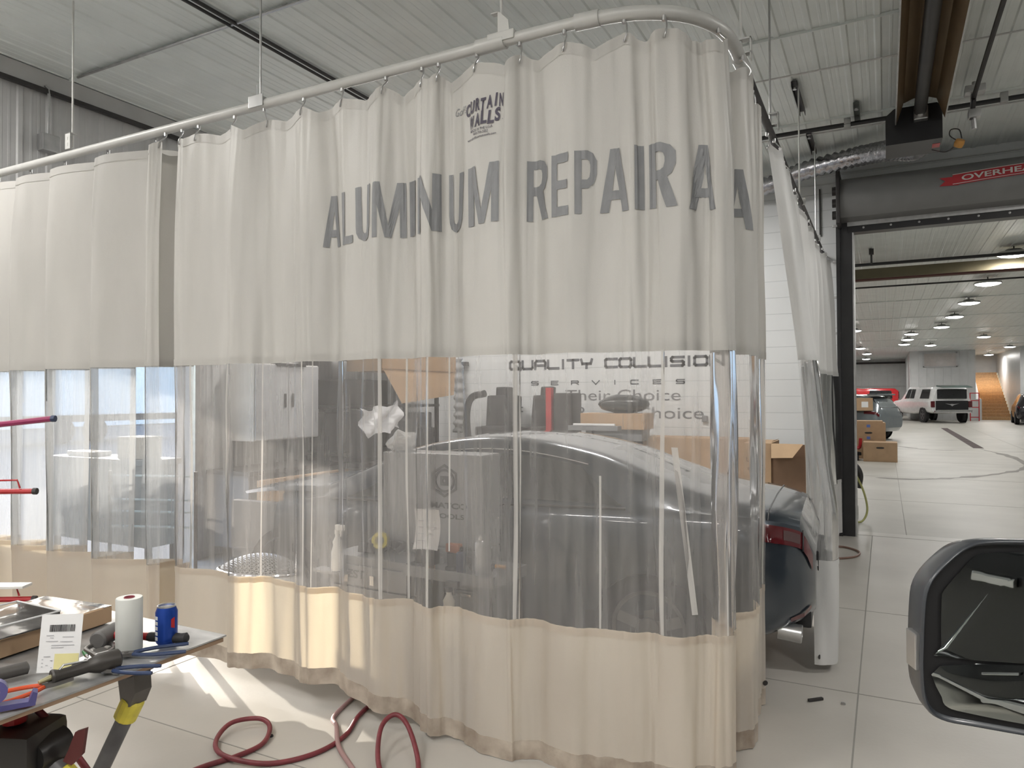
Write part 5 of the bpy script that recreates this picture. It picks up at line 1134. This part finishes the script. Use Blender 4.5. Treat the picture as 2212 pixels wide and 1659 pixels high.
# hoses
H1 = [(-2.14, 1.17, .80), (-2.07, 1.22, .70), (-1.98, 1.30, .50), (-1.93, 1.36, .34), (-1.93, 1.42, .25), (-1.99, 1.46, .27), (-2.06, 1.50, .36), (-2.13, 1.54, .42), ly+Vector((.0, .06, .05)), ly+Vector((.05, .09, .0)), ly+Vector((-.1, .2, -.15)), (-2.4, 1.85, .012)]
b = B(); tube(b, smoothpath(H1, 8), .0095, 10); tag(link('air_hose', b, M_hose, smooth=1), 'red air hose looping down through the work stand legs', 'hose')
H2 = [(-2.75, 1.95, .012), (-2.70, 2.20, .012), (-2.64, 2.34, .012), (-2.62, 2.48, .015), (-2.70, 2.60, .03), (-2.80, 2.62, .04), (-2.88, 2.52, .04), (-2.82, 2.38, .02), (-2.66, 2.30, .026), (-2.46, 2.36, .012), (-2.34, 2.52, .012), (-2.33, 2.72, .012), (-2.42, 2.95, .012), (-2.48, 3.3, .012)]
b = B(); tube(b, smoothpath(H2, 8), .0115, 10); tag(link('air_hose', b, M_hose, smooth=1), 'dark red air hose with one round loop on the floor before the curtain', 'hose')
H3 = [(-2.60, 3.15, .012), (-2.52, 2.86, .012), (-2.40, 2.74, .034), (-2.28, 2.62, .014), (-2.10, 2.50, .012), (-1.9, 2.36, .012)]
b = B(); tube(b, smoothpath(H3, 8), .0115, 10); tag(link('air_hose', b, M_hose2, smooth=1), 'faded pinkish hose crossing over the dark red one', 'hose')
H4 = [(-1.76, 2.25, .012), (-1.78, 2.50, .012), (-1.86, 2.66, .02), (-2.00, 2.78, .10), (-2.09, 2.80, .13), (-2.11, 2.72, .10), (-2.02, 2.58, .03), (-1.84, 2.42, .012), (-1.68, 2.34, .012)]
b = B(); tube(b, smoothpath(H4, 8), .0115, 10); tag(link('air_hose', b, M_hose, smooth=1), 'red hose end standing up in a narrow loop at the curtain hem', 'hose')

# things lying on the table
Z = TZ+.001
cb = thing('flat_carton', 'long flat brown carton wrapped in clear plastic on the steel table', 'box', (-2.42, 1.60, Z), radians(-84))
b = B(); box(b, 0, 1.0, -.34, 0, 0, .055, .003); link('carton', b, M_card, cb)
b = B(); G = [[b.verts.new((.02+.96*i/24, -.335+.33*j/10, .0575+.006*max(0, noise.noise(Vector((i*.5, j*.6, 2)))))) for i in range(25)] for j in range(11)]
for j in range(10):
    for i in range(24): b.faces.new((G[j][i], G[j][i+1], G[j+1][i+1], G[j+1][i]))
link('plastic_film', b, M_wrap, cb, smooth=2)
b = B(); box(b, .0, .03, -.34, -.0, .0552, .057); link('tape_strip', b, M_wrap, cb)
ty = thing('clear_tray', 'clear plastic tray on the flat carton at the picture edge', 'tray', (-2.47, 1.28, Z+.066))
b = B(); box(b, -.12, .12, -.1, .1, 0, .004); box(b, -.12, .12, -.1, -.096, 0, .04); box(b, -.12, .12, .096, .1, 0, .04); box(b, .116, .12, -.1, .1, 0, .04); link('tray', b, M_wrap, ty)
b = B(); tube(b, [(-.12, -.1, .04), (.12, -.1, .04), (.12, .1, .04), (-.12, .1, .04)], .003, 6, closed=True); link('rim', b, M_paper, ty)
# printed sheet leaning on the carton
pl = thing('parts_label_sheet', 'white printed sheet with barcode and yellow patch leaning on the carton', 'paper', (-2.115, 1.235, Z), radians(32))
wS, hS, lean = .115, .158, .18
def sh(u, v, o=0.): return Vector((-wS/2+wS*u, lean*hS*v*1.0-o, hS*v))
def quad(bm, u0, u1, v0, v1, o=.0012): bm.faces.new([bm.verts.new(sh(u, v, o)) for u, v in ((u0, v0), (u1, v0), (u1, v1), (u0, v1))])
b = B(); n = 6; G = [[b.verts.new(sh(i/n, j/n)) for i in range(n+1)] for j in range(n+1)]
for j in range(n):
    for i in range(n): b.faces.new((G[j][i], G[j][i+1], G[j+1][i+1], G[j+1][i]))
link('sheet', b, M_paper, pl)
b = B(); u = .22; rnd = random.Random(3)
while u < .82:
    w_ = rnd.choice((.008, .012, .018)); quad(b, u, u+w_, .70, .82); u += w_+rnd.choice((.007, .011))
link('barcode', b, M_dark, pl)
b = B(); quad(b, .40, .98, .05, .32); link('yellow_patch', b, mat('highlighter_yellow', (.78, .72, .35), .6), pl)
b = B()
for (u0, u1, v) in ((.16, .34, .63), (.25, .34, .59), (.55, .82, .60), (.16, .45, .53), (.5, .8, .52), (.3, .85, .46), (.3, .6, .42), (.14, .3, .27), (.3, .36, .2), (.1, .14, .22), (.1, .14, .16), (.1, .14, .10), (.2, .26, .12), (.33, .36, .2), (.33, .36, .08)): quad(b, u0, u1, v, v+.012)
link('print', b, mat('pale_ink', (.45, .45, .47), .6), pl)
# film roll and can
t = thing('film_roll', 'upright roll of milky plastic film with red core on the steel table', 'roll', (-2.10, 1.445, Z))
b = B(); lathe(b, [(.016, 0), (.037, 0), (.0385, .004), (.0385, .160), (.037, .164), (.016, .164), (.016, 0)], n=40); link('film', b, mat('milky_film', (.66, .67, .64), .35, bump=.05, bscale=30), t, smooth=1)
b = B(); lathe(b, [(.0135, .001), (.0155, .001), (.0155, .166), (.0135, .166), (.0135, .001)], n=28); link('core', b, mat('red_core', (.30, .06, .08), .6), t, smooth=1)
t = thing('drink_can', 'blue and silver drink can standing behind the milky film roll', 'can', (-2.045, 1.535, Z))
b = B(); lathe(b, [(0, .004), (.024, 0), (.031, .01), (.033, .018), (.033, .104), (.027, .120), (.0265, .123), (.024, .121), (.023, .118), (0, .118)], n=32); link('body', b, mat('can_blue', (.02, .07, .38), .28, .5), t, smooth=1)
b = B(); lathe(b, [(.0272, .1195), (.0275, .124), (.0245, .1245), (.0235, .119), (0, .1185)], n=32); link('lid', b, M_zinc, t, smooth=1)
b = B()
for k in range(5):
    a = -1.9+k*.0; 
    prism(b, [(-.006, .02+k*.016), (.006, .02+k*.016), (.006, .031+k*.016), (-.006, .031+k*.016)], 'y', -.0338, -.0330, TRS((0, 0, 0), -.10))
link('white_panel', b, M_paper, t)
b = B(); prism(b, [(-.006, .06), (.006, .055), (.006, .09), (-.006, .085)], 'y', -.0338, -.0330, TRS((0, 0, 0), 1.5)); link('red_mark', b, M_red, t)
# rubber mallet
t = thing('hammer', 'dark mallet with red and black handle lying across the table', 'hammer', (-2.215, 1.45, Z+.028), radians(25.5))
b = B(); tube(b, [(0, -.055, 0), (0, -.05, 0), (0, .05, 0), (0, .055, 0)], [.022, .027, .027, .022], 16); link('head', b, mat('grey_rubber', (.12, .115, .11), .6), t, smooth=1)
b = B(); tube(b, [(.02, 0, 0), (.12, 0, -.003), (.135, 0, -.004)], [.012, .012, .013], 10); link('shaft', b, M_red, t, smooth=1)
b = B(); tube(b, [(.13, 0, -.004), (.14, 0, -.004), (.24, 0, -.008), (.255, 0, -.008), (.262, 0, -.008)], [.012, .015, .016, .018, .010], 12); link('grip', b, M_rub, t, smooth=1)
# locking clamp
t = thing('locking_clamp', 'steel C shaped locking clamp on the table beside the film roll', 'clamp', (-2.155, 1.385, Z+.012), radians(-12))
b = B(); tube(b, smoothpath([(.02, .035, 0), (-.03, .045, 0), (-.055, .01, 0), (-.035, -.025, 0), (.02, -.028, 0)], 6), [.007]*25, 8); tube(b, [(.02, -.028, 0), (.08, -.03, 0), (.135, -.02, 0)], [.008, .011, .008], 8); tube(b, [(.02, .035, 0), (.055, .0, 0), (.16, -.045, .002)], [.006, .009, .007], 8); box(b, .0, .09, -.03, .012, -.008, .006, .003); link('jaws', b, mat('tool_steel', (.22, .21, .20), .38, .8), t, smooth=1)
def pliers(name, label, x, y, rz, grip, L=.2, open_=.10, z=Z+.008):
    t = thing(name, label, 'pliers', (x, y, z), rz)
    b = B(); prism(b, [(-.055, -.006), (-.05, -.008), (-.01, -.014), (.02, -.012), (.02, .012), (-.01, .014), (-.05, .008), (-.055, .006)], 'z', -.005, .005); rod(b, (0, 0, -.007), (0, 0, .007), .006); link('jaws', b, mat('tool_steel', (.22, .21, .20), .38, .8), t)
    for s in (-1, 1):
        P = smoothpath([(.015, s*.006, 0), (.045, s*(.010+open_*.12), 0), (.09, s*(.014+open_*.2), 0), (L-.06, s*(.010+open_*.28), 0)], 5)
        b = B(); tube(b, P, [.004]+[.006]*(len(P)-2)+[.005], 8); link('grip', b, grip, t, smooth=1)
    return t
pliers('pliers', 'long blue handled pliers reaching the table edge below the mallet', -2.055, 1.405, radians(46), M_blue, .23)
pliers('pliers', 'blue handled pliers lying beside the die grinder', -1.985, 1.30, radians(28), M_blue, .20, .06)
pliers('pliers', 'orange handled pliers near the front edge of the table', -2.025, 1.165, radians(258), M_orange, .19, .12)
# die grinder
t = thing('die_grinder', 'dark air die grinder lying near the table front edge', 'tool', (-2.0, 1.285, Z+.027), radians(255))
b = B(); tube(b, [(-.055, 0, .002), (-.05, 0, .002), (0, 0, .002), (.015, 0, .0), (.03, 0, 0), (.1, 0, -.004), (.115, 0, -.004), (.12, 0, -.004)], [.022, .028, .028, .022, .016, .016, .021, .019], 16); link('housing', b, mat('dark_composite', (.05, .045, .04), .45, .2), t, smooth=1)
b = B(); tube(b, [(.118, 0, -.004), (.122, 0, -.004), (.15, .004, -.008)], [.008, .008, .005], 10); link('collet', b, mat('brass_pale', (.45, .42, .25), .4, .6), t, smooth=1)
b = B(); box(b, -.035, .0, -.034, -.018, .0, .022, .003, TRS((0, 0, 0), 0, -.0)); link('warning_label', b, M_paper, t)
b = B(); tube(b, [(.03, 0, .018), (.09, 0, .022), (.1, 0, .012)], .003, 6); link('lever', b, M_zinc, t)
t = thing('screwdriver', 'short black handled driver half under the printed sheet', 'screwdriver', (-2.085, 1.262, Z+.013), radians(14))
b = B(); tube(b, [(0, 0, 0), (.005, 0, 0), (.05, 0, 0), (.06, 0, 0)], [.008, .012, .012, .006], 10); link('grip', b, M_rub, t, smooth=1); b = B(); rod(b, (.06, 0, 0), (.11, 0, -.006), .006); link('shank', b, M_chrome, t)
t = thing('marker_pen', 'green pen with silver tip on the table beside the sheet', 'pen', (-2.20, 1.365, Z+.006), radians(-24))
b = B(); tube(b, [(0, 0, 0), (.004, 0, 0), (.05, 0, 0)], [.003, .0065, .0065], 8); link('barrel', b, mat('green_plastic', (.03, .20, .06), .4), t, smooth=1); b = B(); tube(b, [(.05, 0, 0), (.075, 0, 0)], [.006, .002], 8); link('tip', b, M_chrome, t, smooth=1)
t = thing('body_file', 'grey tool with black grip at the left edge of the table', 'tool', (-2.19, 1.155, Z+.018), radians(76))
b = B(); tube(b, [(.04, 0, 0), (.035, 0, 0), (-.10, 0, 0), (-.2, 0, .002)], [.008, .018, .017, .014], 12); link('grip', b, mat('grimy_rubber', (.075, .07, .065), .5), t, smooth=1)
t = thing('tape_dispenser', 'violet tape dispenser with roll on the table corner at the picture edge', 'tape dispenser', (-1.985, 1.035, Z), radians(60))
M_vio = mat('violet_plastic', (.075, .07, .21), .4)
b = B(); prism(b, [(-.06, 0), (.06, 0), (.065, .03), (.055, .035), (.045, .012), (-.02, .015), (-.045, .05), (-.06, .04)], 'y', -.016, .016); link('body', b, M_vio, t)
b = B(); lathe(b, [(.014, -.012), (.030, -.012), (.030, .012), (.014, .012), (.014, -.012)], TRS((-.028, 0, .048), 0, pi/2), 24); link('tape_roll', b, mat('violet_tape', (.11, .10, .28), .3), t, smooth=1)

# red rack arms at the picture edge
rk = thing('panel_stand', 'red steel panel stand with padded arms at the left picture edge', 'stand', (-2.99, 1.40, 0))
b = B(); box(b, -.03, .03, -.03, .03, .02, 1.62, .004); box(b, -.25, .12, -.25, -.2, 0, .04); box(b, -.25, .12, .2, .25, 0, .04); box(b, -.03, .03, -.22, .22, .0, .04); link('frame', b, M_red, rk)
for z, L_, dz in ((1.54, .26, .03), (1.30, .195, 0), (.90, .195, 0)):
    b = B(); m_ = TRS((0, .06, z), radians(30), 0, 0)
    tube(b, [(-.02, 0, 0), (L_, 0, dz)], .011 if dz else .010, 8); 
    if not dz: tube(b, [(.0, 0, .012), (.01, 0, .04), (L_-.06, 0, .042), (L_-.05, 0, .012)], .0035, 6); tube(b, [(.03, 0, .04), (.02, 0, .01)], .003, 6)
    bmesh.ops.transform(b, matrix=m_, verts=b.verts[:]); a = link('arm', b, M_red if not dz else mat('red_violet_paint', (.30, .02, .10), .35), rk, smooth=1)
    b = B(); tube(b, [(L_-.002, 0, dz), (L_+.012, 0, dz)], .0125, 8); bmesh.ops.transform(b, matrix=m_, verts=b.verts[:]); link('end_cap', b, M_blk if not dz else M_blue, a)
    if z == .9: b = B(); box(b, -.05, L_-.02, -.03, .03, .045, .055, .003); bmesh.ops.transform(b, matrix=m_, verts=b.verts[:]); tag(link('white_pad', b, M_white), 'white pad resting on the lowest red stand arm', 'pad').location = rk.location

# ================================================================== PICKUP AT THE CAMERA'S SIDE: only its tow mirror is in view
TH = 0.0
tk = thing('pickup_truck', 'black pickup whose big towing mirror juts into the picture', 'truck', (.62, 1.78, 0), TH)
M_bk = mat('gloss_black_paint', (.008, .008, .010), .12, coat=1., var=.05)
PKB = [(-3.9, .95, .6, 1.15, 1.2, .8), (-3.7, 1.0, .5, 1.2, 1.25, .84), (-2.2, 1.0, .5, 1.2, 1.25, .84), (-2.1, 1.0, .5, 1.22, 1.8, .72), (-1.9, 1.0, .5, 1.22, 1.90, .72), (0, 1.0, .5, 1.22, 1.90, .72), (.55, 1.0, .5, 1.2, 1.5, .80), (.85, 1.0, .5, 1.18, 1.27, .88), (1.8, .98, .52, 1.1, 1.18, .85), (2.0, .9, .6, .9, 1.0, .7)]
cb_ = Car(PKB); off = 1.48
body = link('body', cb_.body(-3.9, 2.0, 50), M_bk, tk, smooth=1); body.location = (off, 0, 0)
for (a, d_, t0, t1) in ((-1.85, -.95, .1, 0), (-.88, .25, 0, -.3)):
    for s in (-1, 1): o = link('side_window', cb_.patch(a, d_, 5.12, 5.85, .006, s, 8, topin=(t0, t1)), M_glassD, tk, smooth=1); o.location = (off, 0, 0)
for s in (-1, 1):
    b = B(); tube(b, [cb_.P(l, 5.02, .01, s) for l in [-1.95+k*.1 for k in range(25)]], .012, 6); o = link('window_trim', b, M_chrome, tk); o.location = (off, 0, 0)
    b = B(); box(b, s*1.0-.02, s*1.0+.03, -2.0, .4, .50, .64, .02); o = link('sill_trim', b, M_chrome, tk); o.location = (off, 0, 0)
    for y in (-2.9, 1.15): wheel(tk, off+s*.93, y, .40, s)
    b = B(); box(b, s*1.0-.02, s*1.02+.02, -.85, -.65, 1.0, 1.04, .01); o = link('door_handle', b, M_chrome, tk); o.location = (off, 0, 0)
# mirror: outline in its own plane (u right, v up), extruded forward
D0 = 1.5
mc = Vector((.205, 1.80, 1.135)); nrm = Vector((.37, -.93, .0)).normalized(); uu = Vector((0, 0, 1)).cross(nrm); uu = (-uu if uu.x < 0 else uu).normalized(); vv = nrm.cross(uu); vv = -vv if vv.z < 0 else vv
def ray_uv(px, py):
    d = _f + _r2*(px-1106)/FPX - _u2*(py-829.5)/FPX; o = Vector((0, 0, EYE)); t = (mc-o).dot(nrm)/d.dot(nrm); p = o+d*t-mc
    return (p.dot(uu), p.dot(vv))
MW = Matrix(((uu.x, vv.x, -nrm.x, mc.x), (uu.y, vv.y, -nrm.y, mc.y), (uu.z, vv.z, -nrm.z, mc.z), (0, 0, 0, 1)))   # local +z = forward, away from the camera
OUT = [(1992, 1395), (1994, 1340), (2000, 1280), (2020, 1240), (2060, 1200), (2092, 1178), (2130, 1168), (2212, 1167), (2300, 1172), (2330, 1200), (2335, 1400), (2330, 1590), (2300, 1606), (2212, 1592), (2100, 1572), (2045, 1562), (2012, 1545), (1996, 1510), (1991, 1450)]
GL1 = [(2036, 1400), (2036, 1300), (2042, 1276), (2075, 1237), (2105, 1205), (2130, 1196), (2212, 1194), (2285, 1198), (2300, 1215), (2300, 1420), (2040, 1420)]
GL2 = [(2033, 1441), (2300, 1455), (2300, 1575), (2212, 1566), (2090, 1542), (2050, 1530), (2037, 1508)]
def soft(poly, k=3):
    P = smoothpath([(*ray_uv(x, y), 0) for x, y in poly], k, closed=True); return [(p.x, p.y) for p in P]
def scale_poly(poly, s):
    cx_ = sum(p[0] for p in poly)/len(poly); cy_ = sum(p[1] for p in poly)/len(poly); return [(cx_+(x-cx_)*s, cy_+(y-cy_)*s) for x, y in poly]
mi = bpy.data.objects.new('tow_mirror', None); C.objects.link(mi); mi.parent = tk; mi.matrix_parent_inverse = Matrix(); 
bpy.context.view_layer.update()
mi.matrix_world = MW
bpy.context.view_layer.update()
oo = soft(OUT); n = len(oo); b = B(); rings = []
for s, z in ((.93, .012), (.97, .0), (.985, .0), (.995, .012), (.98, .045), (.92, .09), (.80, .125), (.5, .145)):
    rings.append([b.verts.new((x, y, z)) for x, y in scale_poly(oo, s)])
for a_, c_ in zip(rings, rings[1:]):
    for k in range(n): b.faces.new((a_[k], a_[(k+1) % n], c_[(k+1) % n], c_[k]))
b.faces.new(rings[-1])
link('housing', b, mat('mirror_housing_grey', (.045, .05, .058), .35, coat=.3), mi, smooth=2)
b = B(); prism(b, scale_poly(oo, .945), 'z', .010, .03); link('inner_bezel', b, mat('matte_black_plastic', (.012, .012, .013), .6), mi)
M_mir = mat('mirror_glass', (.42, .45, .44), .02, 1., var=.01)
def glass(poly, bulge, name):
    P = soft(poly, 3); b = B(); cx_ = sum(p[0] for p in P)/len(P); cy_ = sum(p[1] for p in P)/len(P); K = 8; rings = [[b.verts.new((cx_, cy_, .005-bulge))]]
    for k in range(1, K+1):
        s = k/K; rings.append([b.verts.new((cx_+(x-cx_)*s, cy_+(y-cy_)*s, .005-bulge*(1-s*s))) for x, y in P])
    m_ = len(P)
    for i in range(m_): b.faces.new((rings[0][0], rings[1][i], rings[1][(i+1) % m_]))
    for a_, c_ in zip(rings[1:], rings[2:]):
        for i in range(m_): b.faces.new((a_[i], a_[(i+1) % m_], c_[(i+1) % m_], c_[i]))
    return link(name, b, M_mir, mi, smooth=2)
glass(GL1, .0006, 'mirror_glass'); glass(GL2, .008, 'convex_glass')
b = B(); u0, v0 = ray_uv(1984, 1375); u1, v1 = ray_uv(1996, 1455); box(b, u0, u1+.004, v1, v0, .015, .06, .003); link('marker_lamp', b, M_zinc, mi)
b = B(); u0, v0 = ray_uv(2240, 1330); box(b, u0, .98, v0-.03, v0+.03, .06, .10, .012); box(b, u0, .98, v0-.16, v0-.11, .06, .10, .012); link('mirror_arm', b, mat('matte_black_plastic', (.012, .012, .013), .6), mi)
